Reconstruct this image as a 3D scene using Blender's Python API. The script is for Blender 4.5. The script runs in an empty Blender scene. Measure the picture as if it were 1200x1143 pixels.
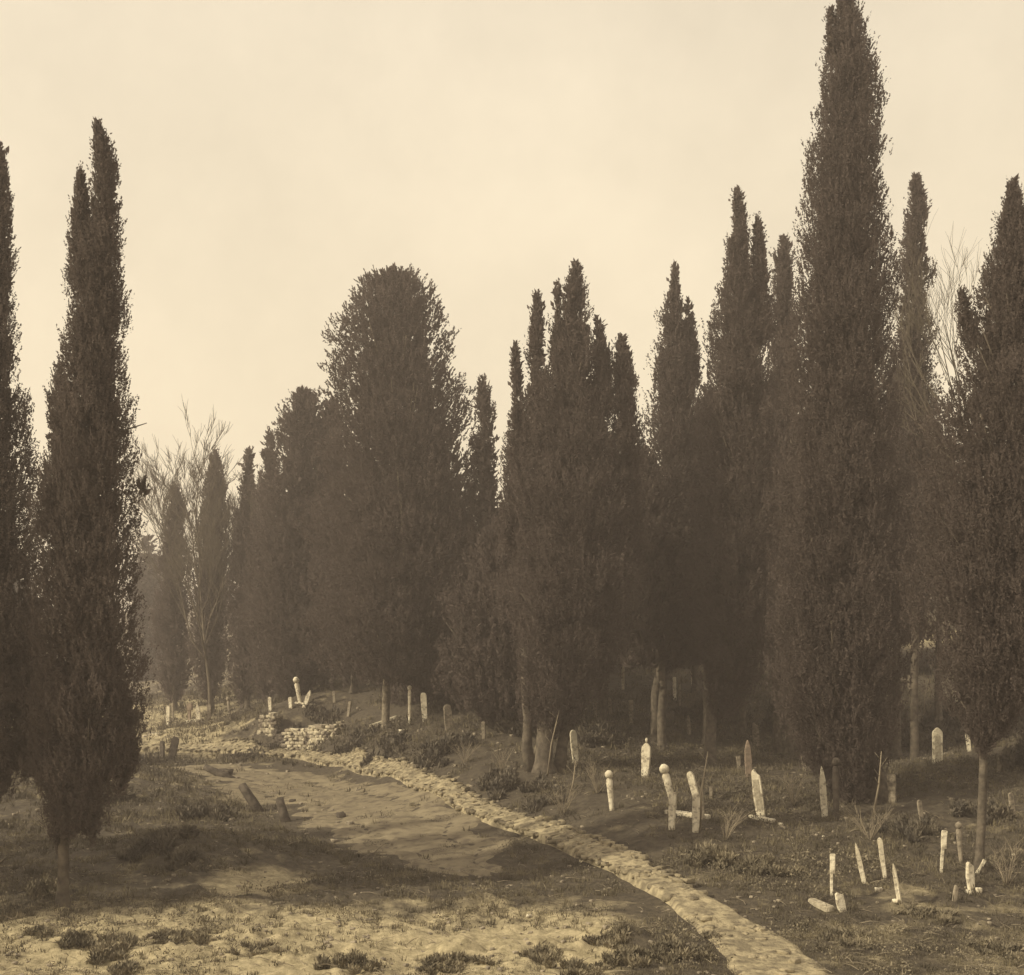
import bpy, math, random
import numpy as np
from mathutils import Vector, Matrix
PI = math.pi
F = 1287.0; YH = 790.0; CZ = 5.0            # focal length in photo pixels, horizon row, eye height
scene = bpy.context.scene
C = scene.collection
def lin(c): return tuple((v/255/12.92 if v <= 10 else ((v/255+.055)/1.055)**2.4) for v in c)
def wp(px, py, d): return np.array([(px-600)/F*d, d, CZ+(YH-py)/F*d])

# ------------------------------------------------------------------ noise
def _h(ix, iy, iz, seed):
    n = (ix*374761393 + iy*668265263 + iz*2147483647*3 + seed*974634777) & 0xFFFFFFFF
    n = ((n ^ (n >> 13))*1274126177) & 0xFFFFFFFF
    n = ((n ^ (n >> 16))*2246822519) & 0xFFFFFFFF
    return ((n ^ (n >> 15)) & 0xFFFF)/65535.0
def noise3(x, y, z, seed=0):
    x = np.asarray(x, float); y = np.asarray(y, float)+0*x; z = np.asarray(z, float)+0*x
    fx, fy, fz = np.floor(x), np.floor(y), np.floor(z)
    tx, ty, tz = x-fx, y-fy, z-fz
    ix, iy, iz = fx.astype(np.int64), fy.astype(np.int64), fz.astype(np.int64)
    tx, ty, tz = [t*t*(3-2*t) for t in (tx, ty, tz)]
    r = 0
    for dx in (0, 1):
        for dy in (0, 1):
            for dz in (0, 1):
                w = (tx if dx else 1-tx)*(ty if dy else 1-ty)*(tz if dz else 1-tz)
                r = r + w*_h(ix+dx, iy+dy, iz+dz, seed)
    return r*2-1
def fbm2(x, y, seed=0, oct=3):
    r = 0; a = 1; s = 1
    for k in range(oct):
        r = r + a*noise3(x*s, y*s, 0*x+k*7.3, seed+k); a *= .5; s *= 2.07
    return r

# ------------------------------------------------------------------ the lie of the land
ctrl = [ # (photo column, row, distance)
 (450,910,46),(425,902.5,48.6),(550,946,37.4),(375,891,52.8),(328,883,56),(410,928,43),(350,905,50),(445,955,38),(520,990,32.2),(650,985,30.8),(750,1028,25.6),(850,1084,21.2),(270,879.5,58.5),(482,884,46),(540,905,41),(165,878,61),(300,880,57.5),(-40,884,63.5),(80,882,62.3),(240,878.5,59.5),(350,886,54.5),(190,868,65),(100,868,69),(322,874,58.6),(380,882,56.5),(430,872,53.5),(400,896,51),(500,926,41.5),(600,965,34),(700,1005,28),(800,1050,23.5),(900,1120,19),
 (0,1143,17.5),(300,1143,17.8),(600,1143,18),(75,1060,23.5),(-250,1060,23.5),(0,1000,30),(300,1060,23.5),(450,965,36),
 (330,930,45),(250,897,53.5),(100,905,48),(-100,900,50),(500,1050,24.5),(650,1075,22.2),
 (200,854,67),(262,846,70),(100,835,78),(-150,835,78),(170,815,105),(-100,815,105),
 (348,832,60),(396,849,56),(318,836,59),(452,848,51),(480,848,52),(525,855,48),(640,905,40),(590,872,45),
 (730,810,60),(790,820,60),(740,848,52),(672,897,42),(757,912,38),(715,948,32),(787,973,29),(890,958,31),(965,960,31),
 (877,910,38.5),(1098,894,44),(1072,745,75),(730,765,72),(570,775,72),(450,785,74),(350,798,78),(260,808,90),
 (1190,870,40),(1148,1034,25.3),(1190,1000,27),(975,1055,23),(1060,1060,22.8),(1190,1143,18),(1050,1143,18),
 (1400,1000,27),(1400,860,42),(1400,740,75),(1105,1023,25.6),(1045,940,32.5),
 (1100,690,100),(700,715,100),(400,748,108),(1500,690,100),
 (230,775,140),(150,760,160),(-200,760,160),(600,690,150),(1200,640,150)]
W = np.array([wp(*c) for c in ctrl])
extra = np.array([(0,0,3.4),(-8,3,3.2),(8,3,3.0),(0,9,1.7),(-12,10,1.4),(12,10,1.2),(0,-25,3.5),(-40,-20,3.2),(40,-20,3.5),
                  (-45,20,.8),(45,20,1.2),(-70,60,2.5),(75,60,7.5),(-130,130,9),(150,150,22),(0,260,24),(-150,260,22),(200,260,27)])
W = np.vstack([W, extra])
def U(r2): return np.where(r2 > 0, .5*r2*np.log(np.maximum(r2, 1e-9)), 0)
n = len(W); P2 = W[:, :2]
K_ = U(((P2[:, None]-P2[None])**2).sum(-1)) + np.eye(n)*1.5
A = np.zeros((n+3, n+3)); A[:n, :n] = K_; A[:n, n] = 1; A[:n, n+1:] = P2; A[n, :n] = 1; A[n+1:, :n] = P2.T
coef = np.linalg.solve(A, np.concatenate([W[:, 2], np.zeros(3)]))

# the paved causeway: centre line in plan
pc = [(-40,884,63.5),(80,882,62.3),(165,879,61),(240,878.5,59.5),(300,880,57.5),(350,886,54.5),(400,896,51),(450,909,46.5),(500,926,41.5),(550,945,37.2),(600,965,33.8),(650,984,30.8),(700,1004,28),(750,1027,25.6),(800,1052,23.3),(850,1082,21.2),(895,1112,19.3),(925,1143,17.8),(960,1195,15.4),(1000,1280,12.5)]
PC = np.array([wp(*c)[:2] for c in pc])
def resample(P, step):
    seg = np.linalg.norm(np.diff(P, axis=0), axis=1); s = np.concatenate([[0], np.cumsum(seg)])
    t = np.arange(0, s[-1], step)
    Q = np.stack([np.interp(t, s, P[:, i]) for i in range(P.shape[1])], 1)
    k = max(1, int(2.0/step)); ker = np.ones(2*k+1)/(2*k+1)
    Qp = np.vstack([np.repeat(Q[:1], k, 0), Q, np.repeat(Q[-1:], k, 0)])
    return np.stack([np.convolve(Qp[:, i], ker, 'valid') for i in range(P.shape[1])], 1)
PL = resample(PC, .25)
def path_dist(X, Y):
    out = np.full(X.shape, 99.0)
    m = (X > -60) & (X < 20) & (Y > 8) & (Y < 72)
    if m.any():
        x = X[m]; y = Y[m]; best = np.full(x.shape, 1e9)
        for q in PL[::3]: best = np.minimum(best, (x-q[0])**2+(y-q[1])**2)
        out[m] = np.sqrt(best)
    return out
rc = [(215,891,55,.3),(245,895,53,1.8),(310,906,49.5,2.6),(375,924,44,3.2),(440,955,37.8,3.2),(490,985,33.6,2.7),(528,1009,30.2,1.6),(560,1032,27.6,.8),(580,1046,26.4,.1)]
RC = np.array([list(wp(*c[:3])[:2])+[c[3]] for c in rc]); RL = resample(RC, .3)
def road_dist(X, Y):   # <0 inside the dirt road
    out = np.full(X.shape, 99.0)
    m = (X > -25) & (X < 12) & (Y > 12) & (Y < 64)
    if m.any():
        x = X[m]; y = Y[m]; best = np.full(x.shape, 1e9)
        for q in RL[::3]: best = np.minimum(best, np.sqrt((x-q[0])**2+(y-q[1])**2)-q[2])
        out[m] = best
    return out
def base_h(X, Y):
    X = np.asarray(X, float); Y = np.asarray(Y, float); sh = X.shape; X = X.ravel(); Y = Y.ravel()
    r = np.hypot(X, Y); k = np.minimum(1, 260/np.maximum(r, 1e-6)); x = X*k; y = Y*k
    z = coef[n] + coef[n+1]*x + coef[n+2]*y
    for i in range(n): z = z + coef[i]*U((x-W[i, 0])**2+(y-W[i, 1])**2)
    return z.reshape(sh)
LUMPS = [(125,1104,21.0,.50,.22),(532,1125,19.6,.42,.18),(633,1115,20,.30,.16),(668,1135,19,.42,.2),(708,1102,20.4,.3,.2),(735,1125,19.4,.36,.2),(410,1128,19.5,.45,.15),(45,1095,21.4,.25,.15),
 (300,1105,20.6,.6,.10),(215,1090,21.6,.55,.12),(470,1100,20.8,.5,.10),(590,1128,19.4,.35,.14),(60,1125,19.6,.5,.12),(830,1085,21.2,.2,.1),(200,1130,19.2,.5,.12),(350,1138,18.8,.4,.10)]
def ground(X, Y, fine=True):
    X = np.asarray(X, float); Y = np.asarray(Y, float)
    z = base_h(X, Y)
    pd = path_dist(X, Y); rd = road_dist(X, Y)
    calm = np.clip((pd-.7)/.8, 0, 1)*np.clip(.25+rd/1.2, .12, 1)*(.35+.65*np.clip((pd-1)/3, 0, 1))
    far = np.clip(np.hypot(X, Y)/14, .1, 1)
    z = z + calm*far*(.10*fbm2(X*.55, Y*.55, 3, 3) + .075*np.abs(fbm2(X*2.1, Y*2.1, 9, 3)))
    if fine: z = z + calm*.028*fbm2(X*7, Y*7, 21, 2)
    # a mound left of the causeway in the foreground, and the hollow beside the road
    mx, my = wp(765, 1115, 19.2)[:2]
    z = z + .22*np.exp(-((X-mx)/1.0)**2-((Y-my)/1.1)**2)
    mx, my = wp(225, 985, 30)[:2]; z = z + .75*np.exp(-((X-mx)/2.6)**2-((Y-my)/2.6)**2)*np.clip(rd/1.5+.2, 0, 1)
    for (qx, qy, qd, w_, h_) in LUMPS:
        q_ = wp(qx, qy, qd); z = z + h_*np.exp(-(((X-q_[0])/w_)**2+((Y-q_[1])/(w_*.8))**2)**1.4)*(1+.5*noise3(X*5, Y*5, 0*X, 19))
    return z
def gh(x, y): return float(ground(np.array([x]), np.array([y]))[0])
_d = np.concatenate([np.arange(14, 60, .1), np.arange(60, 250, .35)])
def hit(px, py):
    """walk out along the line of sight until it meets the land"""
    X = (px-600)/F*_d; Z = CZ+(YH-py)/F*_d
    g = ground(X, _d, False)
    i = np.argmax(g >= Z) if (g >= Z).any() else len(_d)-1
    return np.array([X[i], _d[i], gh(X[i], _d[i])])

# ------------------------------------------------------------------ object helpers
def mesh_np(name, V, faces_flat, nper, mat, parent=None, smooth=False):
    me = bpy.data.meshes.new(name)
    V = np.ascontiguousarray(V, dtype=np.float32)
    fl = np.ascontiguousarray(faces_flat, dtype=np.int32)
    me.vertices.add(len(V)); me.vertices.foreach_set('co', V.ravel())
    me.loops.add(len(fl)); me.loops.foreach_set('vertex_index', fl)
    nf = len(fl)//nper
    me.polygons.add(nf); me.polygons.foreach_set('loop_start', np.arange(nf, dtype=np.int32)*nper)
    me.polygons.foreach_set('loop_total', np.full(nf, nper, dtype=np.int32))
    if smooth: me.polygons.foreach_set('use_smooth', np.ones(nf, dtype=bool))
    me.update(calc_edges=True)
    me.materials.append(mat)
    o = bpy.data.objects.new(name, me); C.objects.link(o)
    if parent is not None: o.parent = parent
    return o
def mesh_py(name, verts, faces, mat, parent=None, smooth=False):
    me = bpy.data.meshes.new(name); me.from_pydata([tuple(map(float, v)) for v in verts], [], faces)
    me.validate(); me.update(); me.materials.append(mat)
    if smooth:
        for p in me.polygons: p.use_smooth = True
    o = bpy.data.objects.new(name, me); C.objects.link(o)
    if parent is not None: o.parent = parent
    return o
def tag(o, label=None, cat=None, group=None, kind=None):
    if label: o['label'] = label
    if cat: o['category'] = cat
    if group: o['group'] = group
    if kind: o['kind'] = kind
    return o
def thing(name, label, cat, loc, group=None, rot=(0, 0, 0)):
    o = bpy.data.objects.new(name, None); C.objects.link(o); o.location = tuple(map(float, loc)); o.rotation_euler = rot
    o.empty_display_size = .2
    return tag(o, label, cat, group)

class Tubes:
    def __init__(s): s.v = []; s.f = []
    def tube(s, pts, rad, sides=6, cap=True, rough=0, seed=0):
        pts = [np.array(p, float) for p in pts]; b = len(s.v); rnd = random.Random(seed)
        up = np.array([0.3, .9, .2])
        for i, p in enumerate(pts):
            t = pts[min(i+1, len(pts)-1)]-pts[max(i-1, 0)]; t = t/(np.linalg.norm(t)+1e-9)
            a = np.cross(t, up); a /= np.linalg.norm(a)+1e-9; c = np.cross(t, a)
            for k in range(sides):
                an = 2*PI*k/sides; r = rad[i]*(1+rough*rnd.uniform(-1, 1))
                s.v.append(p+r*(math.cos(an)*a+math.sin(an)*c))
        for i in range(len(pts)-1):
            for k in range(sides):
                k2 = (k+1) % sides
                s.f.append((b+i*sides+k, b+i*sides+k2, b+(i+1)*sides+k2, b+(i+1)*sides+k))
        if cap:
            s.f.append(tuple(b+k for k in range(sides))[::-1]); s.f.append(tuple(b+(len(pts)-1)*sides+k for k in range(sides)))
    def build(s, name, mat, parent=None, off=(0, 0, 0)):
        off = np.array(off, float)
        return mesh_py(name, [v-off for v in s.v], s.f, mat, parent, True)

# ------------------------------------------------------------------ materials
def new_mat(name):
    m = bpy.data.materials.new(name); m.use_nodes = True; nt = m.node_tree
    b = nt.nodes['Principled BSDF']; b.inputs['Roughness'].default_value = .9
    b.inputs['Specular IOR Level'].default_value = .15
    return m, nt, b
def N(nt, t, **kw):
    nd = nt.nodes.new(t)
    for k, v in kw.items():
        if hasattr(nd, k): setattr(nd, k, v)
        else: nd.inputs[k].default_value = v
    return nd
def noisemat(name, c1, c2, scale, lo=.35, hi=.65, c3=None, scale3=None, bump=0, bscale=None, coord='Object', det=6):
    m, nt, b = new_mat(name)
    tc = N(nt, 'ShaderNodeTexCoord'); nz = N(nt, 'ShaderNodeTexNoise'); nz.inputs['Scale'].default_value = scale; nz.inputs['Detail'].default_value = det
    nt.links.new(tc.outputs[coord], nz.inputs['Vector'])
    mr = N(nt, 'ShaderNodeMapRange'); mr.inputs['From Min'].default_value = lo; mr.inputs['From Max'].default_value = hi
    nt.links.new(nz.outputs['Fac'], mr.inputs['Value'])
    mx = N(nt, 'ShaderNodeMix', data_type='RGBA'); mx.inputs[6].default_value = (*c1, 1); mx.inputs[7].default_value = (*c2, 1)
    nt.links.new(mr.outputs[0], mx.inputs[0]); out = mx.outputs[2]
    if c3:
        n3 = N(nt, 'ShaderNodeTexNoise'); n3.inputs['Scale'].default_value = scale3; n3.inputs['Detail'].default_value = 5
        nt.links.new(tc.outputs[coord], n3.inputs['Vector'])
        m3 = N(nt, 'ShaderNodeMapRange'); m3.inputs['From Min'].default_value = .5; m3.inputs['From Max'].default_value = .66
        nt.links.new(n3.outputs['Fac'], m3.inputs['Value'])
        x3 = N(nt, 'ShaderNodeMix', data_type='RGBA'); x3.inputs[7].default_value = (*c3, 1)
        nt.links.new(m3.outputs[0], x3.inputs[0]); nt.links.new(out, x3.inputs[6]); out = x3.outputs[2]
    nt.links.new(out, b.inputs['Base Color'])
    if bump:
        nb = N(nt, 'ShaderNodeTexNoise'); nb.inputs['Scale'].default_value = bscale; nb.inputs['Detail'].default_value = 8
        nt.links.new(tc.outputs[coord], nb.inputs['Vector'])
        bp = N(nt, 'ShaderNodeBump'); bp.inputs['Strength'].default_value = bump; bp.inputs['Distance'].default_value = .05
        nt.links.new(nb.outputs['Fac'], bp.inputs['Height']); nt.links.new(bp.outputs[0], b.inputs['Normal'])
    return m
M = {}
M['leaf'] = noisemat('cypress_foliage', (.130,.106,.099), (.158,.129,.121), 1.1, .38, .62)
def translucent(m, fac):
    nt = m.node_tree; b = nt.nodes['Principled BSDF']; src = b.inputs['Base Color'].links[0].from_socket
    t = nt.nodes.new('ShaderNodeBsdfTranslucent'); x = nt.nodes.new('ShaderNodeMixShader'); x.inputs[0].default_value = fac
    nt.links.new(src, t.inputs['Color']); nt.links.new(b.outputs[0], x.inputs[1]); nt.links.new(t.outputs[0], x.inputs[2]); nt.links.new(x.outputs[0], nt.nodes['Material Output'].inputs['Surface'])
translucent(M['leaf'], .5)
M['leaf_thin'] = noisemat('thin_foliage', (.07,.062,.055), (.14,.12,.10), 1.6, .38, .62)
M['bark'] = noisemat('bark', (.07,.06,.052), (.16,.135,.11), 5, .35, .65, bump=.6, bscale=14)
M['bark_pale'] = noisemat('pale_bark', (.11,.095,.08), (.27,.23,.18), 6, .35, .62, bump=.5, bscale=14)
M['twig'] = noisemat('bare_twigs', (.22,.185,.15), (.34,.29,.22), 3)
M['marble'] = noisemat('weathered_marble', (.78,.72,.60), (.60,.54,.43), 5, .4, .62, (.30,.26,.21), 9, .5, 26)
M['marble_dim'] = noisemat('lichened_stone', (.36,.31,.25), (.22,.19,.155), 6, .4, .62, (.15,.13,.11), 9, .5, 26)
M['marble_worn'] = noisemat('worn_marble_face', (.50,.45,.36), (.32,.28,.22), 12, .4, .62, bump=.6, bscale=40)
M['scrub'] = noisemat('dry_scrub', (.12,.105,.082), (.25,.215,.16), 2.0, .38, .62)
M['twig_dark'] = noisemat('dark_twigs', (.10,.085,.07), (.16,.135,.105), 3)
M['stone_red'] = noisemat('reddish_stone', (.36,.28,.225), (.22,.18,.15), 6, .4, .62, bump=.5, bscale=26)
M['stone_dark'] = noisemat('dark_stone', (.065,.055,.048), (.12,.10,.085), 5, .4, .62, bump=.5, bscale=20)
M['cobble'] = noisemat('paving_stone', (.38,.325,.23), (.17,.145,.108), .8, .38, .62, (.14,.12,.095), 6, .6, 18)
M['path_soil'] = noisemat('path_soil', (.42,.36,.25), (.21,.18,.13), 3.2, .38, .62, (.16,.135,.10), 5, .9, 14)
M['road'] = noisemat('road_soil', (.27,.23,.165), (.18,.152,.112), 1.6, .3, .7, (.13,.108,.085), 2.6, .5, 16)
M['wallstone'] = noisemat('wall_stone', (.60,.54,.42), (.26,.22,.18), 2.2, .42, .6, (.12,.10,.085), 4, .5, 20)
M['grass'] = noisemat('dry_grass', (.085,.073,.056), (.21,.18,.125), .9, .4, .62)
M['weed'] = noisemat('weed_leaves', (.085,.075,.066), (.16,.138,.11), 2.2, .4, .62)
M['litter'] = noisemat('ground_litter', (.09,.078,.064), (.24,.205,.15), 1.3, .42, .6)

def ground_material():
    m, nt, b = new_mat('rough_ground')
    tc = N(nt, 'ShaderNodeTexCoord'); at = N(nt, 'ShaderNodeAttribute', attribute_name='bare')
    def nz(sc, det=7, rough=.6):
        q = N(nt, 'ShaderNodeTexNoise'); q.inputs['Scale'].default_value = sc; q.inputs['Detail'].default_value = det; q.inputs['Roughness'].default_value = rough
        nt.links.new(tc.outputs['Object'], q.inputs['Vector']); return q
    n1 = nz(.9); n2 = nz(5, 8, .7)
    a = N(nt, 'ShaderNodeMath', operation='ADD'); nt.links.new(n1.outputs['Fac'], a.inputs[0]); nt.links.new(at.outputs['Fac'], a.inputs[1])
    mr = N(nt, 'ShaderNodeMapRange'); mr.inputs['From Min'].default_value = .88; mr.inputs['From Max'].default_value = 1.14
    nt.links.new(a.outputs[0], mr.inputs['Value'])
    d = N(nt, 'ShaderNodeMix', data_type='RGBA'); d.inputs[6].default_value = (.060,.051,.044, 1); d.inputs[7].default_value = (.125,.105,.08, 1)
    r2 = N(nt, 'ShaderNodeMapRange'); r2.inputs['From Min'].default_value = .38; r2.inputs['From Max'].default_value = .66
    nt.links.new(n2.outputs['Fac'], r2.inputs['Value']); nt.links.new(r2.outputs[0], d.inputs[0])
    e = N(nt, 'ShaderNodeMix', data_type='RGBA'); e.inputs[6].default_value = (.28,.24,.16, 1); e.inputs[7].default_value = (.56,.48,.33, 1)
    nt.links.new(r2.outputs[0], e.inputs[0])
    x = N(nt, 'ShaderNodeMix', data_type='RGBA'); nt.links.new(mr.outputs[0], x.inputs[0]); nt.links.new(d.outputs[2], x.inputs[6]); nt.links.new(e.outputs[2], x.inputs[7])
    nt.links.new(x.outputs[2], b.inputs['Base Color'])
    n3 = nz(11, 9, .7); bp = N(nt, 'ShaderNodeBump'); bp.inputs['Strength'].default_value = .9; bp.inputs['Distance'].default_value = .06
    nt.links.new(n3.outputs['Fac'], bp.inputs['Height']); nt.links.new(bp.outputs[0], b.inputs['Normal'])
    return m
M['ground'] = ground_material()

# ------------------------------------------------------------------ ground sheet (polar grid reaching the horizon)
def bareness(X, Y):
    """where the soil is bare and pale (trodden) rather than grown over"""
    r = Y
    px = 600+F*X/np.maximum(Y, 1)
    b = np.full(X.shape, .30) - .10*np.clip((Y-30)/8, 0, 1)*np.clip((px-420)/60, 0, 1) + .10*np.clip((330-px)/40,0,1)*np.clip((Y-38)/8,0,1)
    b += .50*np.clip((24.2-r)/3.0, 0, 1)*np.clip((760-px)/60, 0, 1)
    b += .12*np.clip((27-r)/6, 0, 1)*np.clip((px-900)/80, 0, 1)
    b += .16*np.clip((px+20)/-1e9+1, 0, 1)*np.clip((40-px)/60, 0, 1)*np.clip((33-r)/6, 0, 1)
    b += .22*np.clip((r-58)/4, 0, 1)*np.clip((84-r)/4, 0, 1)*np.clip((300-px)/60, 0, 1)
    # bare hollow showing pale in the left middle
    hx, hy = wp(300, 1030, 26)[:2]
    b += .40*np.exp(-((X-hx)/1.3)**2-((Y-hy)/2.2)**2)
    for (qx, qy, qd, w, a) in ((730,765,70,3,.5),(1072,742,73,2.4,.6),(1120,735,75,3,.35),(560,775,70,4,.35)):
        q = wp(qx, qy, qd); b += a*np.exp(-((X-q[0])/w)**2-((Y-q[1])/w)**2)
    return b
fov = np.radians(np.arange(-31, 31.01, .14)); rest = np.radians(np.concatenate([np.arange(34, 180, 4), np.arange(-180, -33, 4)]))
ang = np.sort(np.concatenate([fov, rest])); ang = ang[(ang > -PI+1e-6)]
rr = [0.6]
while rr[-1] < 2500:
    r = rr[-1]; rr.append(r + (.6 if r < 14 else .0058*r if r < 45 else .0095*r if r < 130 else .06*r))
rr = np.array(rr)
AA, RR = np.meshgrid(ang, rr)
GX = RR*np.sin(AA); GY = RR*np.cos(AA)
GZ = ground(GX, GY)
na = len(ang); nr = len(rr)
V = np.stack([GX.ravel(), GY.ravel(), GZ.ravel()], 1)
V = np.vstack([V, [[0, 0, gh(0, 0)]]])
i = np.arange(nr-1)[:, None]*na; j = np.arange(na)[None]; j2 = (j+1) % na
Q = np.stack([i+j, i+j2, i+na+j2, i+na+j], -1).reshape(-1, 4)[:, ::-1]
go = mesh_np('ground', V[:-1], Q.ravel(), 4, M['ground'], smooth=True)
att = go.data.attributes.new('bare', 'FLOAT', 'POINT')
att.data.foreach_set('value', bareness(GX, GY).ravel().astype(np.float32))
tag(go, 'rough grown-over ground of the cemetery rising to the right', None, None, 'structure')

# dirt road sheet
def strip(name, L, halfs, lift, mat, cols, seed, crown=0, ragged=.25):
    T = np.gradient(L[:, :2], axis=0); T /= np.linalg.norm(T, axis=1)[:, None]+1e-9; Nn = np.stack([T[:, 1], -T[:, 0]], 1)
    s = np.concatenate([[0], np.cumsum(np.linalg.norm(np.diff(L[:, :2], axis=0), axis=1))])
    u = np.linspace(-1, 1, cols)
    left = halfs*(1+ragged*noise3(s*.5, 0*s, 0*s+3, seed)+ragged*.5*noise3(s*1.9, 0*s, 0*s+5, seed))
    right = halfs*(1+ragged*noise3(s*.5, 0*s, 0*s+9, seed)+ragged*.5*noise3(s*1.9, 0*s, 0*s+8, seed))
    w = np.where(u[None] < 0, left[:, None], right[:, None])*u[None]
    X = L[:, 0][:, None]+Nn[:, 0][:, None]*w; Y = L[:, 1][:, None]+Nn[:, 1][:, None]*w
    ed = np.clip((1-np.abs(u[None]))*4, 0, 1)*np.clip(np.minimum(np.arange(len(L)), len(L)-1-np.arange(len(L)))[:, None]*.1/1.2, 0, 1)
    ed = np.clip(ed+.35*noise3(X*3, Y*3, 0*X, seed)*(ed < 1), 0, 1) if ragged > .3 else ed
    Z = ground(X, Y)+lift*ed-(1-ed)*.05 + crown*fbm2(X*4, Y*4, seed, 2)
    if ragged > .3: Z = Z-.05*np.exp(-((np.abs(u[None])-.42)/.10)**2)*ed+.012*fbm2(X*6, Y*6, 14, 2)
    V = np.stack([X.ravel(), Y.ravel(), Z.ravel()], 1); nr_ = len(L)
    a = np.arange(nr_-1)[:, None]*cols; b = np.arange(cols-1)[None]
    Q = np.stack([a+b, a+b+1, a+cols+b+1, a+cols+b], -1).reshape(-1, 4)
    return mesh_np(name, V, Q.ravel(), 4, mat, smooth=True)
RF = resample(RC, .1); PF = resample(PC, .1); PF = PF[PF[:, 1] > 13.5]
rd = strip('road', RF, RF[:, 2], .05, M['road'], 90, 5, ragged=.4)
tag(rd, None, None, None, 'structure'); rd['label'] = 'bare earth road in the hollow beside the paved path'
pth = strip('path', PF, np.interp(PF[:, 1], [14, 20, 23.5, 60], [.98, .86, .42, .46]), np.interp(PF[:, 1], [14, 21, 25], [.05, .06, .19])[:, None], M['path_soil'], 32, 8, .013, .12)
tag(pth, None, None, None, 'structure'); pth['label'] = 'raised stone paved path curving down to the right'

# stones: an irregular lump as unit template
def ico():
    t = (1+5**.5)/2
    v = np.array([(-1,t,0),(1,t,0),(-1,-t,0),(1,-t,0),(0,-1,t),(0,1,t),(0,-1,-t),(0,1,-t),(t,0,-1),(t,0,1),(-t,0,-1),(-t,0,1)], float)
    f = [(0,11,5),(0,5,1),(0,1,7),(0,7,10),(0,10,11),(1,5,9),(5,11,4),(11,10,2),(10,7,6),(7,1,8),(3,9,4),(3,4,2),(3,2,6),(3,6,8),(3,8,9),(4,9,5),(2,4,11),(6,2,10),(8,6,7),(9,8,1)]
    v = list(v/np.linalg.norm(v[0])); mid = {}; f2 = []
    def m(a, b):
        k = (min(a, b), max(a, b))
        if k not in mid:
            p = v[a]+v[b]; v.append(p/np.linalg.norm(p)); mid[k] = len(v)-1
        return mid[k]
    for a, b, c in f:
        x, y, z = m(a, b), m(b, c), m(c, a); f2 += [(a, x, z), (b, y, x), (c, z, y), (x, y, z)]
    return np.array(v), np.array(f2)
IV, IF = ico()
BV = np.sign(IV)*np.abs(IV)**.30            # boxier lump
def stones(name, pos, size, mat, seed, parent=None, rotz=None):
    """many irregular stones in one mesh: pos (n,3), size (n,3)"""
    rng = np.random.default_rng(seed); k = len(pos)
    a = rng.uniform(0, 2*PI, k) if rotz is None else rotz
    v = BV[None]*(1+rng.uniform(-.2, .2, (k, len(BV), 1)))*size[:, None]
    tl = rng.uniform(-.15, .15, (k, 1)); v[..., 2] += v[..., 0]*tl
    x = v[..., 0]*np.cos(a)[:, None]-v[..., 1]*np.sin(a)[:, None]; y = v[..., 0]*np.sin(a)[:, None]+v[..., 1]*np.cos(a)[:, None]
    v = np.stack([x, y, v[..., 2]], -1)+pos[:, None]
    fc = IF[None]+np.arange(k)[:, None, None]*len(BV)
    return mesh_np(name, v.reshape(-1, 3), fc.ravel(), 3, mat, parent)
rng = np.random.default_rng(4)
T = np.gradient(PL, axis=0); T /= np.linalg.norm(T, axis=1)[:, None]; NN = np.stack([T[:, 1], -T[:, 0]], 1)
pos = []; siz = []
for q in range(len(PL)):
    if PL[q, 1] < 14: continue
    for u in np.arange(-.47, .48, .12):
        if rng.random() < .6*min(1, max(0, (25.5-PL[q, 1])/1.5)) or rng.random() < (.25 if abs(u) > .34 else .5): continue
        w = u+rng.uniform(-.07, .07); edge = abs(u) > .34
        p = PL[q]+NN[q]*w*(1+.1*math.sin(q*.3)) + T[q]*rng.uniform(-.1, .1)
        s = rng.uniform(.05, .13) if edge else rng.uniform(.035, .10)
        pos.append((p[0], p[1], 0)); siz.append((s*rng.uniform(.8, 1.4), s, rng.uniform(.035, .075) if edge else rng.uniform(.025, .045)))
pos = np.array(pos); siz = np.array(siz); pos[:, 2] = ground(pos[:, 0], pos[:, 1], False)+.165+rng.uniform(-.045, .03, len(pos))-.13*np.clip((25-pos[:, 1])/4, 0, 1)
ps = stones('paving', pos, siz, M['cobble'], 5, pth)
ps['label'] = 'rough uneven paving stones of the path'

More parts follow.
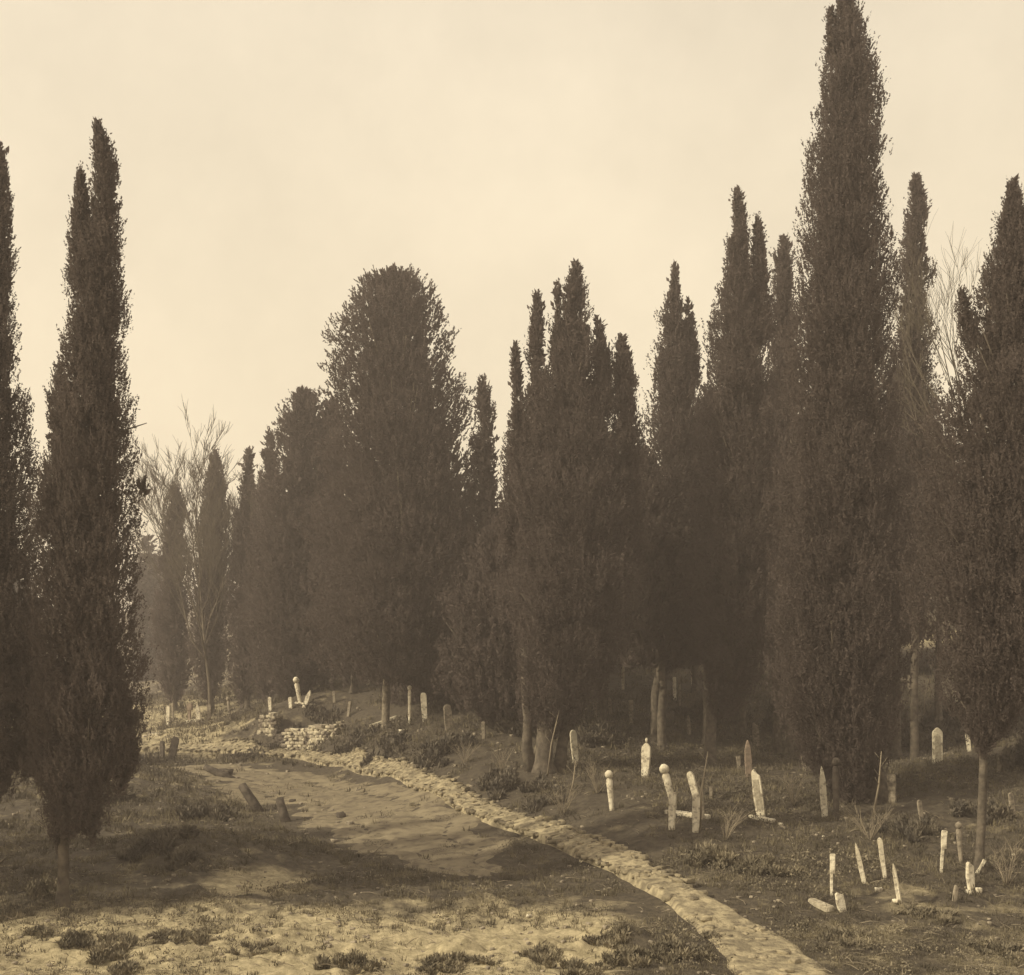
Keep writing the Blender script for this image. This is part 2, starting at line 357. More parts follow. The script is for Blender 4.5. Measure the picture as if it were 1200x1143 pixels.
# ------------------------------------------------------------------ foliage
def leaves_to_mesh(name, Cn, D, Wd, mat, parent, off):
    """diamond leaves: centre, half-length vector, half-width vector"""
    V = np.stack([Cn-D, Cn+Wd, Cn+D, Cn-Wd], 1)-np.array(off, float)
    k = len(Cn)
    return mesh_np(name, V.reshape(-1, 3), np.arange(k*4), 4, mat, parent)
def unit(v): return v/(np.linalg.norm(v, axis=-1, keepdims=True)+1e-9)
def crown_leaves(lobes, d, rng, dens=1.0, leafpx=3.1, plume=16.0, spread=.35, gap=-.35, seed=0, upright=1.0):
    CN = []; DD = []; WW = []
    s = d/F
    for lb in lobes:
        prof = np.array(lb['p'], float); dz = lb.get('dy', 0.); ld = lb.get('dens', 1.)*dens
        ys = np.linspace(prof[0, 0], prof[-1, 0], 200); hw = np.interp(ys, prof[:, 0], prof[:, 2])
        area = np.trapezoid(2*hw, ys) if hasattr(np, 'trapezoid') else np.trapz(2*hw, ys)
        L = 15
        for layer in (0, 1):
            k = int(area*1.35*ld/L*(5/leafpx)**2*(1 if layer == 0 else .16))
            if k < 2: continue
            cdf = np.cumsum(hw+2); cdf /= cdf[-1]
            y = np.interp(rng.random(k), cdf, ys)
            xc = np.interp(y, prof[:, 0], prof[:, 1]); h = np.interp(y, prof[:, 0], prof[:, 2])
            th = rng.uniform(0, 2*PI, k)
            X0 = (xc-600)*s; Z0 = CZ+(YH-y)*s; R = h*s
            ct, st = np.cos(th), np.sin(th)
            bul = 1+.24*noise3(ct*1.7+X0, st*1.7+3, Z0*1.1, seed+3)+.17*noise3(ct*3.3+X0, st*3.3, Z0*2.9, seed+5)
            rad = R*bul*((rng.random(k)**.42) if layer == 0 else (rng.random(k)**.6)*.62)
            bul = bul+.11*noise3(ct*2+X0/s/16, st*2+7, Z0/s/15, seed+8)
            out_ = (rng.random(k) < .09) & (layer == 0)
            rad = np.where(out_, R*bul*rng.uniform(.95, 1.12, k)+1.5*s, rad)
            P = np.stack([X0+ct*rad, d+dz+st*rad*.95, Z0], 1)
            if layer == 0:
                g = noise3(P[:, 0]*1.5/s/28, P[:, 1]*1.5/s/28, P[:, 2]*1.0/s/28, seed+11)
                keep = g > np.where(out_, gap+.1, gap) + rng.uniform(-.12, .12, k)
                out_ = out_[keep]; P = P[keep]; ct = ct[keep]; st = st[keep]; k = len(P); R = R[keep]
            out = np.stack([ct, st, np.zeros(k)], 1)
            ax = unit(np.array([0, 0, upright])+out*spread*rng.uniform(.3, 1.5, (k, 1))+rng.normal(0, .16, (k, 3)))
            Lp = plume*s*rng.uniform(.55, 1.45, (k, 1))*np.where(out_, 1.35, 1.)[:, None]
            big = 1 if layer == 0 else 2.6
            t = rng.random((k, L, 1))
            side = unit(rng.normal(0, 1, (k, L, 3)))
            c = P[:, None]+ax[:, None]*Lp[:, None]*(t-.6)+side*(Lp[:, None]*.24*(1.05-t)*rng.random((k, L, 1)))*big
            dr = unit(ax[:, None]*.9+side*.75+rng.normal(0, .25, (k, L, 3)))
            ll = leafpx*s*.5*rng.uniform(.6, 1.4, (k, L, 1))*big
            wv = unit(np.cross(dr, rng.normal(0, 1, (k, L, 3))))*ll*.42
            CN.append(c.reshape(-1, 3)); DD.append((dr*ll).reshape(-1, 3)); WW.append(wv.reshape(-1, 3))
    return np.vstack(CN), np.vstack(DD), np.vstack(WW)
def tree(name, label, d, base, lobes, tr=.2, seed=1, dens=1., leafpx=3.1, plume=14., mat='leaf', bark='bark', cat='tree', group='cypresses of the cemetery', gap=-.38, spread=.35, forks=0, place=None, limbs=True, upright=1.0, skirt=False, kink=.7):
    rng = np.random.default_rng(seed); rnd = random.Random(seed)
    s = d/F
    if place is None:
        bx = (base[0]-600)*s; bz = gh(bx, d); by = d
    else: bx, by, bz = place
    off = np.array([bx, by, bz])
    t = thing(name, label, cat, off, group)
    # trunk follows the middle of the first lobe up into its tip
    pr = np.array(lobes[0]['p'], float); low = pr[-1]
    T = Tubes(); pts = [off+np.array([0, 0, -.35]), off+np.array([0, 0, .05]), off+np.array([0, 0, .4])]; rad = [tr*2.0, tr*1.65, tr*1.15]
    kz = 9
    ztop = CZ+(YH-pr[0, 0])*s - .6*s*20
    zcr = CZ+(YH-low[0])*s
    for i in range(1, kz+1):
        f = i/kz; z = bz+(ztop-bz)*f; yy = YH-(z-CZ)/s
        ax = (np.interp(yy, pr[:, 0], pr[:, 1])-600)*s
        m = min(1, max(0, ((z-bz)-kink*(zcr-bz))/max(.5, (zcr-bz)*(1.6-kink)+1.5))); m = m*m*(3-2*m)
        pts.append(np.array([bx*(1-m)+ax*m+rnd.uniform(-.04, .04), by+rnd.uniform(-.04, .04), z])); rad.append(tr*(1.05-f*.98)+.012)
    T.tube(pts, rad, 10, True, .07, seed)
    for q in range(forks):
        a = rnd.uniform(-1, 1); o2 = np.array([tr*1.7*(1 if q % 2 else -1)*(1+.3*q), rnd.uniform(-.3, .3), 0])
        P = [off+o2*.8+np.array([0, 0, -.3])]; R = [tr*.95]
        for i in range(1, 6):
            f = i/5; P.append(off+o2*(1+.35*f)+np.array([rnd.uniform(-.08, .08), rnd.uniform(-.08, .08), (zcr-bz+3)*f])); R.append(tr*(.8-.45*f))
        T.tube(P, R, 8, True, .07, seed+q)
    for li, lb in enumerate(lobes[1:]):
        if CZ+(YH-lb['p'][-1][0])*s < zcr+2.5: continue
        p2 = np.array(lb['p'], float); e = p2[-1]; tp = p2[0]
        a = np.array([(e[1]-600)*s, by+lb.get('dy', 0), CZ+(YH-e[0])*s]); b = np.array([(tp[1]-600)*s, by+lb.get('dy', 0), CZ+(YH-tp[0])*s-.2])
        zz = a[2]-1.2; yy = YH-(zz-CZ)/s; cx = (np.interp(yy, pr[:, 0], pr[:, 1])-600)*s
        T.tube([np.array([cx, by, zz]), a, (a+b)/2, b], [tr*.45, tr*.36, tr*.2, .012], 6, True)
    if limbs:
        for q in range(14):
            z = zcr+(ztop-zcr)*(.05+(rnd.random()**1.4)*.75)
            yy = YH-(z-CZ)/s; cx = (np.interp(yy, pr[:, 0], pr[:, 1])-600)*s; h = np.interp(yy, pr[:, 0], pr[:, 2])*s
            h = max(h, .5); an = rnd.uniform(0, 2*PI); o = np.array([math.cos(an), math.sin(an), 0])
            if z < bz+1: continue
            c0 = np.array([cx, by, z-.4*h])
            if z < zcr+.8: c0[0] = bx*.5+cx*.5
            T.tube([c0, c0+o*h*.45+np.array([0, 0, .35*h]), c0+o*h*.85+np.array([0, 0, .9*h])], [tr*.28, tr*.17, .012], 5, True)
    T.build('trunk', M[bark], t, off)
    if skirt or name == '':
        y0, x0, h0 = low; gy = YH-(bz-CZ)/s; e = min(gy-8, y0+rnd.uniform(25, 60))
        for q in range(rnd.choice((3, 4, 5))):
            o_ = rnd.uniform(-1, 1)*max(h0, 14)*1.5; hh_ = rnd.uniform(6, 14)*40/d*1.2
            lobes = lobes+[dict(p=[(y0-45, x0+o_, hh_*.8), (y0-5, x0+o_*1.15, hh_), (min(gy-4, y0+rnd.uniform(8, 45)), x0+o_*1.3, 3)], dens=.55, dy=rnd.uniform(-.8, .8))]
    Cn, D, Wd = crown_leaves(lobes, d, rng, dens, leafpx, plume, spread, gap, seed, upright)
    if place is not None or True:
        Cn = Cn+np.array([0, by-d, 0])
    leaves_to_mesh('crown', Cn, D, Wd, M[mat], t, off)
    return t
def mirror_gen(): pass

CY = 'cypresses of the cemetery'
tree('cypress_tree', 'tall dark cypress cut off by the left edge of the photo', 24.5, (-22,1050),
     [dict(p=[(172,0,2),(200,-2,11),(260,-2,15),(350,-5,19),(420,-8,27),(480,-12,44),(560,-14,50),(640,-15,54),(760,-10,62),(860,-8,60),(930,-12,30)]),
      dict(p=[(700,30,12),(780,28,26),(850,28,28),(905,26,12)], dens=.7, dy=.5)], .17, 11)
tree('cypress_tree', 'tall narrow cypress with twin tips and a bare lower trunk, in the left foreground', 23.5, (74,1060),
     [dict(p=[(146,115,2),(165,118,8),(200,124,15),(250,124,16),(300,115,28),(380,112,34),(450,110,42),(520,105,48),(600,102,54),(680,98,60),(780,98,60),(860,103,58),(905,97,52),(938,88,38),(960,80,18)]),
      dict(p=[(198,94,2),(225,95,8),(280,96,15),(330,100,20)]),
      dict(p=[(430,70,4),(460,70,14),(560,70,20),(620,60,25)], dens=.7),
      dict(p=[(780,60,15),(850,55,28),(900,60,30),(940,68,10)], dens=.6),
      dict(p=[(800,140,10),(860,146,18),(900,145,17),(925,140,4)], dens=.9)], .105, 12, skirt=True)
tree('broad_cypress', 'huge round-topped cypress, the broadest dome in the middle of the wood', 52, (452,848),
     [dict(p=[(322,458,26),(332,459,42),(360,460,56),(400,461,67),(450,464,77),(520,470,90),(600,476,104),(700,476,108),(765,470,96),(797,464,55)]),
      ], .17, 13, bark='bark_pale', plume=8, spread=.5, gap=-.45, upright=.7, dens=1.15)
tree('broad_cypress', 'lower round-shouldered tree leaning against the left of the great dome', 64, (352,832),
     [dict(p=[(458,356,10),(475,358,26),(510,357,36),(560,352,47),(640,348,56),(720,348,58),(790,347,44),(820,345,14)]),
      dict(p=[(470,388,6),(500,390,20),(560,390,26)])], .2, 14, dens=1.05, plume=8, spread=.55, upright=.7)
tree('cypress_tree', 'small ragged cypress spire just right of the great dome', 50, (570,868),
     [dict(p=[(444,566,2),(465,568,10),(500,568,16),(560,570,21),(640,572,28),(740,572,30),(790,572,14)])], .13, 15, dens=.62, gap=-.15)
tree('cypress_tree', 'many-spired cypress on a thick double trunk right of the dome', 40, (637,905),
     [dict(p=[(308,675,2),(330,674,10),(370,672,20),(430,672,32),(500,672,52),(580,670,74),(680,668,76),(760,664,62),(800,658,54),(835,650,34),(856,645,10)]),
      dict(p=[(342,630,2),(370,630,7),(430,628,12),(480,632,22),(540,630,26)], dens=.85),
      dict(p=[(404,603,2),(425,605,6),(490,606,9),(540,606,17),(640,604,20)], dens=.85),
      dict(p=[(334,652,2),(360,655,6),(420,655,10)], dens=.7),
      dict(p=[(376,700,3),(410,704,11),(480,708,22)]),
      dict(p=[(390,728,3),(420,731,12),(500,735,19),(580,738,17),(680,735,18)], dens=.95)], .30, 16, forks=2)
tree('cypress_tree', 'cypress with a thin crooked tip between the many-spired tree and the tall pair', 47, (768,870),
     [dict(p=[(312,790,2),(335,790,5),(370,789,14),(420,790,24),(500,792,35),(600,794,40),(700,792,40),(755,788,30),(785,778,8)], dens=.95),
      dict(p=[(356,806,2),(385,808,9),(450,812,12)])], .19, 17, gap=-.28)
tree('cypress_tree', 'dark cypress with two close spires left of the tallest tree', 42, (832,902),
     [dict(p=[(226,864,3),(250,866,8),(300,865,16),(370,866,30),(430,868,38),(500,870,44),(600,868,52),(700,862,54),(780,858,44),(835,845,14)]),
      dict(p=[(254,888,2),(280,889,7),(340,890,14),(400,892,18)])], .2, 18)
tree('cypress_tree', 'slim cypress tip tucked against the left flank of the tallest tree', 46, (925,900),
     [dict(p=[(280,920,4),(300,918,11),(350,918,13),(420,920,18),(520,920,24),(640,920,28),(760,920,20),(800,920,8)])], .14, 19, dens=.85)
tree('cypress_tree', 'tallest cypress of the wood, its broad spear reaching the top edge of the photo', 33, (1028,948),
     [dict(p=[(-10,990,4),(5,991,12),(50,995,24),(100,996,34),(160,993,39),(220,991,45),(300,990,52),(400,986,58),(500,985,64),(600,985,72),(700,982,78),(780,980,76),(860,985,62),(905,992,40),(935,1000,14)]),
      dict(p=[(8,972,2),(30,973,4),(60,974,6)], dens=.6)], .30, 20, dens=1.15, skirt=True)
tree('cypress_tree', 'loose thin cypress spire immediately right of the tallest tree', 43, (1072,905),
     [dict(p=[(207,1074,3),(235,1075,10),(300,1073,18),(350,1072,21),(400,1070,21),(470,1076,23),(560,1075,27),(640,1073,27),(700,1072,10)], dens=.8)], .15, 21, gap=-.15)
tree('cypress_tree', 'wide dark cypress at the right edge above a pale straight trunk', 25.6, (1148,1034),
     [dict(p=[(214,1187,3),(240,1188,12),(300,1190,31),(370,1190,52),(450,1192,82),(520,1192,98),(600,1190,112),(680,1188,110),(740,1182,92),(800,1170,62),(850,1157,30),(880,1150,8)]),
      dict(p=[(690,1152,12),(740,1149,16),(790,1148,11),(812,1148,4)], dens=.7),
      dict(p=[(338,1128,4),(360,1130,9),(400,1140,14)], dens=.7)],   .09, 22, kink=-.6)
# the group at the far left, beyond the end of the path
far = [('small far cypress with a blunt tip, leftmost beyond the end of the path', 76, 205, [(568,205,3),(590,206,10),(640,205,17),(720,203,24),(800,204,18),(822,205,6)], 31, .9),
       ('far cypress rising in front of the bare tree', 74, 248, [(528,252,2),(550,253,9),(600,250,17),(680,248,24),(770,246,24),(815,246,8)], 32, .85),
       ('far thin-tipped cypress right of the bare tree', 72, 290, [(530,292,2),(560,292,8),(610,290,16),(690,288,24),(780,286,22),(818,286,8)], 33, .75),
       ('far ragged cypress close against the round-shouldered tree', 70, 316, [(508,316,3),(530,317,8),(590,315,16),(680,312,24),(780,312,22),(815,312,8)], 34, .75)]
for lab, d, bx, p, sd, dn in far:
    tree('cypress_tree', lab, d, (bx, 0), [dict(p=p)], .16, sd, dens=dn, gap=-.2)
# trees deeper in the wood
back = [(380,516,66,'behind the round-shouldered tree'),(433,560,74,'deep in shade behind the great dome'),(525,560,70,'showing low behind the right side of the great dome'),
        (592,596,64,'filling the notch left of the many-spired tree'),(560,650,80,'far back up the slope under the small ragged spire'),(700,560,66,'up the slope behind the many-spired tree'),
        (752,528,60,'in the notch right of the many-spired tree'),(815,500,62,'behind the crooked-tipped tree'),(905,470,66,'behind the two-spired cypress'),
        (1010,520,64,'up the slope behind the tallest tree'),(1100,520,52,'filling the notch left of the right-edge tree'),(1135,560,66,'high on the slope behind the pale straight trunk'),(1190,520,60,'behind the right-edge cypress'),
        (650,600,82,'farthest back behind the thick double trunk'),(860,560,84,'farthest back behind the two-spired cypress'),(330,600,84,'far back behind the ragged left cypresses')]
back += [(586,604,47,'just behind the left edge of the many-spired tree'),(757,532,45,'squeezed between the many-spired and crooked-tipped trees'),(828,455,49,'squeezed between the crooked-tipped and two-spired trees'),(910,440,47,'squeezed between the two-spired and the tallest tree'),
  (1050,430,48,'squeezed between the tallest tree and the loose thin spire'),(700,480,50,'close behind the right half of the many-spired tree'),(640,520,54,'close behind the left half of the many-spired tree'),(500,470,58,'close behind the dome on its right'),(415,520,62,'close behind the dome on its left'),(548,610,56,'behind the small ragged spire'),(870,430,52,'close behind the two-spired cypress'),(800,560,72,'deep behind the crooked-tipped tree'),(960,480,52,'close behind the left of the tallest tree')]
short = {1100, 1135, 1190}
for q, (bx, ty, d, lab) in enumerate(back):
    hwm = 50*60/d
    p = [(ty,bx,3),(ty+25,bx,hwm*.35),(ty+80,bx,hwm*.8),(ty+150,bx,hwm*1.05),(760,bx,hwm*1.2),(815,bx,hwm*1.),(845,bx,hwm*.3)] if ty < 570 else [(ty,bx,3),(ty+40,bx,hwm*.6),(ty+90,bx,hwm),(760,bx,hwm*1.2),(815,bx,hwm),(845,bx,hwm*.3)]
    if bx in short: p = [(y_, x_, h_) for y_, x_, h_ in p if y_ < 700]+[(690 if bx < 1150 else 760, bx, hwm*.5)]
    if bx >= 600 and bx not in short: p = [(y_, x_, h_) for y_, x_, h_ in p if y_ < 720]+[(750, bx, hwm*.6)]
    if bx < 470 or 690 < bx < 830: p = [(y_, x_, h_) for y_, x_, h_ in p if y_ < 755]+[(772, bx, hwm*.7)]
    tree('cypress_tree', 'dark cypress '+lab, d, ({757: 776, 752: 708, 700: 706}.get(bx, bx), 0), [dict(p=p)], .17, 50+q, dens=.75, skirt=(bx < 640 and d > 55), leafpx=5, gap=-.5)
hz_t = [(172,628,120,'pale hazy tree on the far slope right of the left foreground cypress'),(188,655,150,'faint tree farthest off above the end of the path'),(110,640,100,'far tree hidden mostly by the left foreground cypress'),(20,650,95,'far dark tree seen low between the two left cypresses')]
for q, (bx, ty, d, lab) in enumerate(hz_t):
    tree('distant_tree', lab, d, (bx, 0), [dict(p=[(ty,bx,6),(ty+20,bx,16),(ty+70,bx,24),(ty+120,bx,24),(800,bx,16)])], .2, 80+q, dens=.7, leafpx=4.5, mat='leaf_thin', group='distant trees', spread=1.2, upright=.4)
# unseen trees added beyond the left edge so their shade falls across the hollow
shade_t = [(-15.5,20.5,13,1.2),(-19,26,14,1.5),(-21,31,15,1.6),(-24,36,16,1.7),(-13.2,27.6,9,1.1)]
shade_t = [(-15.5,20.8,13,1.2),(-19,26.2,14,1.5),(-17.6,23.2,14,1.4),(-16.4,25.4,13,1.2),(-21.5,28.2,14,1.4)]
for q, (x, y, h, w) in enumerate(shade_t):
    z = gh(x, y); s = y/F; bx = 600+x/s
    zz = lambda hh: YH-(z+hh-CZ)/s
    tree('cypress_tree', ['cypress outside the left edge nearest the camera','cypress outside the left edge, second along','cypress outside the left edge, third along','cypress outside the left edge, fourth along', 'cypress outside the left edge, farthest along'][q], y, (bx, 0),
         [dict(p=[(zz(h),bx,3),(zz(h*.8),bx,w*.6/s),(zz(h*.4),bx,w/s),(zz(2.2),bx,w*.8/s),(zz(1.4),bx,w*.3/s)])], .16, 90+q, dens=.55, leafpx=7)

# side sprays of the left foreground cypress are part of it: a twig clump on a branch
b2 = [o for o in C.objects if o.get('label', '').startswith('tall narrow cypress')][0]
T = Tubes(); d = 23.5; o0 = np.array(b2.location)
T.tube([wp(120,520,d), wp(150,503,d), wp(172,496,d)], [.03,.02,.008], 5); T2 = Tubes(); T2.tube([wp(120,640,d), wp(150,600,d), wp(167,570,d)], [.03,.018,.008], 5)
T.build('side_branch', M['bark'], b2, o0); T2.build('side_branch', M['bark'], b2, o0)
rng = np.random.default_rng(5)
for lb in (dict(p=[(561,168,4),(573,168,5)], dens=1.3),):
    Cn, D, Wd = crown_leaves([lb], d, rng, 1, 4.5, 9, .3, -1, 6)
    leaves_to_mesh('spray', Cn, D, Wd, M['leaf'], b2, o0)

# ------------------------------------------------------------------ bare trees
def bare_tree(label, px, d, topy, spreadpx, seed, trunk_r, group='bare winter trees', levels=5, name='bare_tree', basez=None):
    rnd = random.Random(seed); s = d/F; x = (px-600)*s; z = gh(x, d); H = CZ+(YH-topy)*s-z
    t = thing(name, label, 'bare tree', (x, d, z), group); tr = Tubes(); br = Tubes()
    def grow(p, dr, L, r, lev, T):
        k = 4; pts = [p]; rad = [r]; q = p.copy(); v = dr.copy()
        for i in range(k):
            v = v+np.array([rnd.gauss(0, .12), rnd.gauss(0, .12), rnd.gauss(.04, .06)])*(.25 if lev == 0 else 1); v /= np.linalg.norm(v)
            q = q+v*L/k; pts.append(q.copy()); rad.append(r*(1-.55*(i+1)/k))
        T.tube(pts, rad, 7 if lev == 0 else 4 if lev < 3 else 3, False)
        if lev >= levels: return
        nb = rnd.choice((4, 5)) if lev else 10
        for i in range(nb):
            f = rnd.uniform(.35, 1) if lev else rnd.uniform(.3, 1); j = min(k-1, int(f*k)); b = pts[j]+(pts[j+1]-pts[j])*(f*k-j if f < 1 else 1)
            a = rnd.uniform(0, 2*PI); o = np.array([math.cos(a), math.sin(a)*.8, 0]); w = v*.85+o*rnd.uniform(.4, .8)*spreadpx+np.array([0, 0, .12]); w /= np.linalg.norm(w)
            grow(b, w, L*rnd.uniform(.5, .72), max(r*.55, s*.30), lev+1, br)
    p0 = np.array([0, 0, -.3])
    grow(p0, np.array([0, 0, 1.]), H*.52, trunk_r, 0, tr)
    tr.build('trunk', M['twig_dark'], t); br.build('branches', M['twig_dark'], t)
    # bring the tip to the height the tree has
    zs = max(v[2] for v in br.v); k = H/zs; t.scale = (k, k, k)
    mx_ = np.mean([v[0] for v in br.v if v[2] > zs*.6]); t.location.x -= mx_*k; t.location.z = gh(t.location.x, d)
    return t
bare_tree('leafless tree with a fan of fine branches behind the far left cypresses', 240, 73, 488, .6, 5, .15)
bare_tree('leafless tree with arching twigs behind the right-edge cypress', 1222, 38, 180, .6, 8, .11)
# dead saplings by the double trunk
sap = [((622,900),(632,842),'thin dead sapling left of the thick double trunk'),((641,912),(655,832),'thin sapling close right of the thick double trunk'),((666,938),(674,890),'crooked sapling below the leaning grave slab'),
       ((820,972),(828,880),'thin dark sapling right of the bent grave pillars'),((1022,960),(1030,880),'thin sapling in front of the tallest cypress'),((1083,838),(1085,800),'short thin stick standing on the slope above the pointed slab')]
for q, (b, tp, lab) in enumerate(sap):
    p = hit(*b); s = p[1]/F; top = np.array([(tp[0]-600)*s, p[1]-.2, CZ+(YH-tp[1])*s]); T = Tubes(); m = (p+top)/2+np.array([.06*(-1)**q, 0, 0])
    T.tube([p-[0, 0, .1], m, top], [.035, .026, .01], 6); 
    rnd = random.Random(q)
    for k in range(4):
        a = m+(top-m)*k/4; T.tube([a, a+np.array([rnd.uniform(-.3, .3), rnd.uniform(-.2, .2), rnd.uniform(.15, .35)])], [.01, .004], 4)
    o = T.build('sapling', M['twig'], None, p); o.location = p; tag(o, lab, 'sapling', 'dead saplings')
# bare shrubs
shr = [(700,930,'leafless shrub beside the leaning turbaned grave'),(588,905,'leafless shrub on the bank above the middle of the path'),(930,945,'leafless shrub between the tall slab and the pointed thin slab'),(850,985,'leafless shrub below the bent grave pillars'),(1020,985,'leafless shrub behind the leaning pair of graves'),(545,895,'low leafless shrub under the rounded slab'),(1180,1040,'leafless shrub at the right edge near the pale trunk'),(660,955,'leafless shrub hanging over the path edge'),(60,985,'leafless shrub by the bare trunk at left')]
for q, (bx, by, lab) in enumerate(shr):
    p = hit(bx, by); rnd = random.Random(q+40); T = Tubes()
    for k in range(16):
        a = rnd.uniform(0, 2*PI); L = rnd.uniform(.4, 1.15); e = rnd.uniform(.2, .9)
        v = np.array([math.cos(a)*e, math.sin(a)*e, 1]); v /= np.linalg.norm(v); m = v*L*.5+np.array([rnd.uniform(-.08, .08), 0, .03]); tp = v*L+np.array([rnd.uniform(-.15, .15), 0, -.05])
        T.tube([np.array([0, 0, -.05]), m, tp], [.013, .009, .003], 3, False)
        for j in range(4):
            w = v+np.array([rnd.gauss(0, .5), rnd.gauss(0, .5), .1]); T.tube([m*(1+j*.2), m*(1+j*.2)+w*L*.28], [.006, .002], 3, False)
    o = T.build('bare_shrub', M['twig'], None); o.location = p; tag(o, lab, 'shrub', 'bare shrubs')

# ------------------------------------------------------------------ gravestones
import bmesh
def rough(o, amp, seed):
    me = o.data; k = len(me.vertices); a = np.empty(k*3, np.float32); me.vertices.foreach_get('co', a); a = a.reshape(-1, 3)
    for ax in range(2): a[:, ax] += amp*noise3(a[:, 0]*5, a[:, 1]*5, a[:, 2]*4, seed+ax)
    me.vertices.foreach_set('co', a.ravel()); me.update()
def slab_mesh(name, w, h, t, top, mat, parent, seed, taper=.8):
    """standing slab: outline in XZ, extruded in Y; top = point / round / flat / broken"""
    bm = bmesh.new(); hw = w/2
    if top == 'point': o = [(-hw*taper, -.3), (hw*taper, -.3), (hw*.95, h*.5), (hw, h*.86), (hw*.45, h*.95), (0, h), (-hw*.45, h*.95), (-hw, h*.86), (-hw*.95, h*.5)]
    elif top == 'sharp': o = [(-hw*.9, -.3), (hw*.9, -.3), (hw, h*.45), (hw*.85, h*.75), (hw*.35, h*.93), (0, h), (-hw*.35, h*.93), (-hw*.85, h*.75), (-hw, h*.45)]
    elif top == 'round': o = [(-hw*taper, -.3), (hw*taper, -.3), (hw, h*.5), (hw, h*.88), (hw*.7, h*.97), (0, h), (-hw*.7, h*.97), (-hw, h*.88), (-hw, h*.5)]
    elif top == 'broken': o = [(-hw*taper, -.3), (hw*taper, -.3), (hw, h*.5), (hw*.95, h*.84), (hw*.3, h*.9), (-hw*.1, h), (-hw*.7, h*.94), (-hw, h*.5)]
    else: o = [(-hw*taper, -.3), (hw*taper, -.3), (hw*.95, h*.5), (hw, h*.99), (0, h), (-hw, h*.98), (-hw*.95, h*.5)]
    vs = [bm.verts.new((x, -t/2, z)) for x, z in o]; f = bm.faces.new(vs)
    r = bmesh.ops.extrude_face_region(bm, geom=[f]); bmesh.ops.translate(bm, vec=(0, t, 0), verts=[v for v in r['geom'] if isinstance(v, bmesh.types.BMVert)])
    bmesh.ops.recalc_face_normals(bm, faces=bm.faces[:])
    bmesh.ops.bevel(bm, geom=bm.edges[:], offset=min(t, w)*.13, segments=2, affect='EDGES')
    me = bpy.data.meshes.new(name); bm.to_mesh(me); bm.free(); me.materials.append(mat)
    ob = bpy.data.objects.new(name, me); C.objects.link(ob)
    if parent: ob.parent = parent
    rough(ob, .012, seed); return ob
def lathe(name, prof, mat, parent, sides=14, squash=1.0, seed=0):
    vs = []; fs = []
    for r, z in prof:
        for k in range(sides):
            a = 2*PI*k/sides; vs.append((r*math.cos(a), r*math.sin(a)*squash, z))
    for i in range(len(prof)-1):
        for k in range(sides):
            fs.append((i*sides+k, i*sides+(k+1) % sides, (i+1)*sides+(k+1) % sides, (i+1)*sides+k))
    fs.append(tuple(range(sides))[::-1]); fs.append(tuple((len(prof)-1)*sides+k for k in range(sides)))
    o = mesh_py(name, vs, fs, mat, parent, True); rough(o, .01, seed); return o
GR = 'gravestones standing among the cypresses'
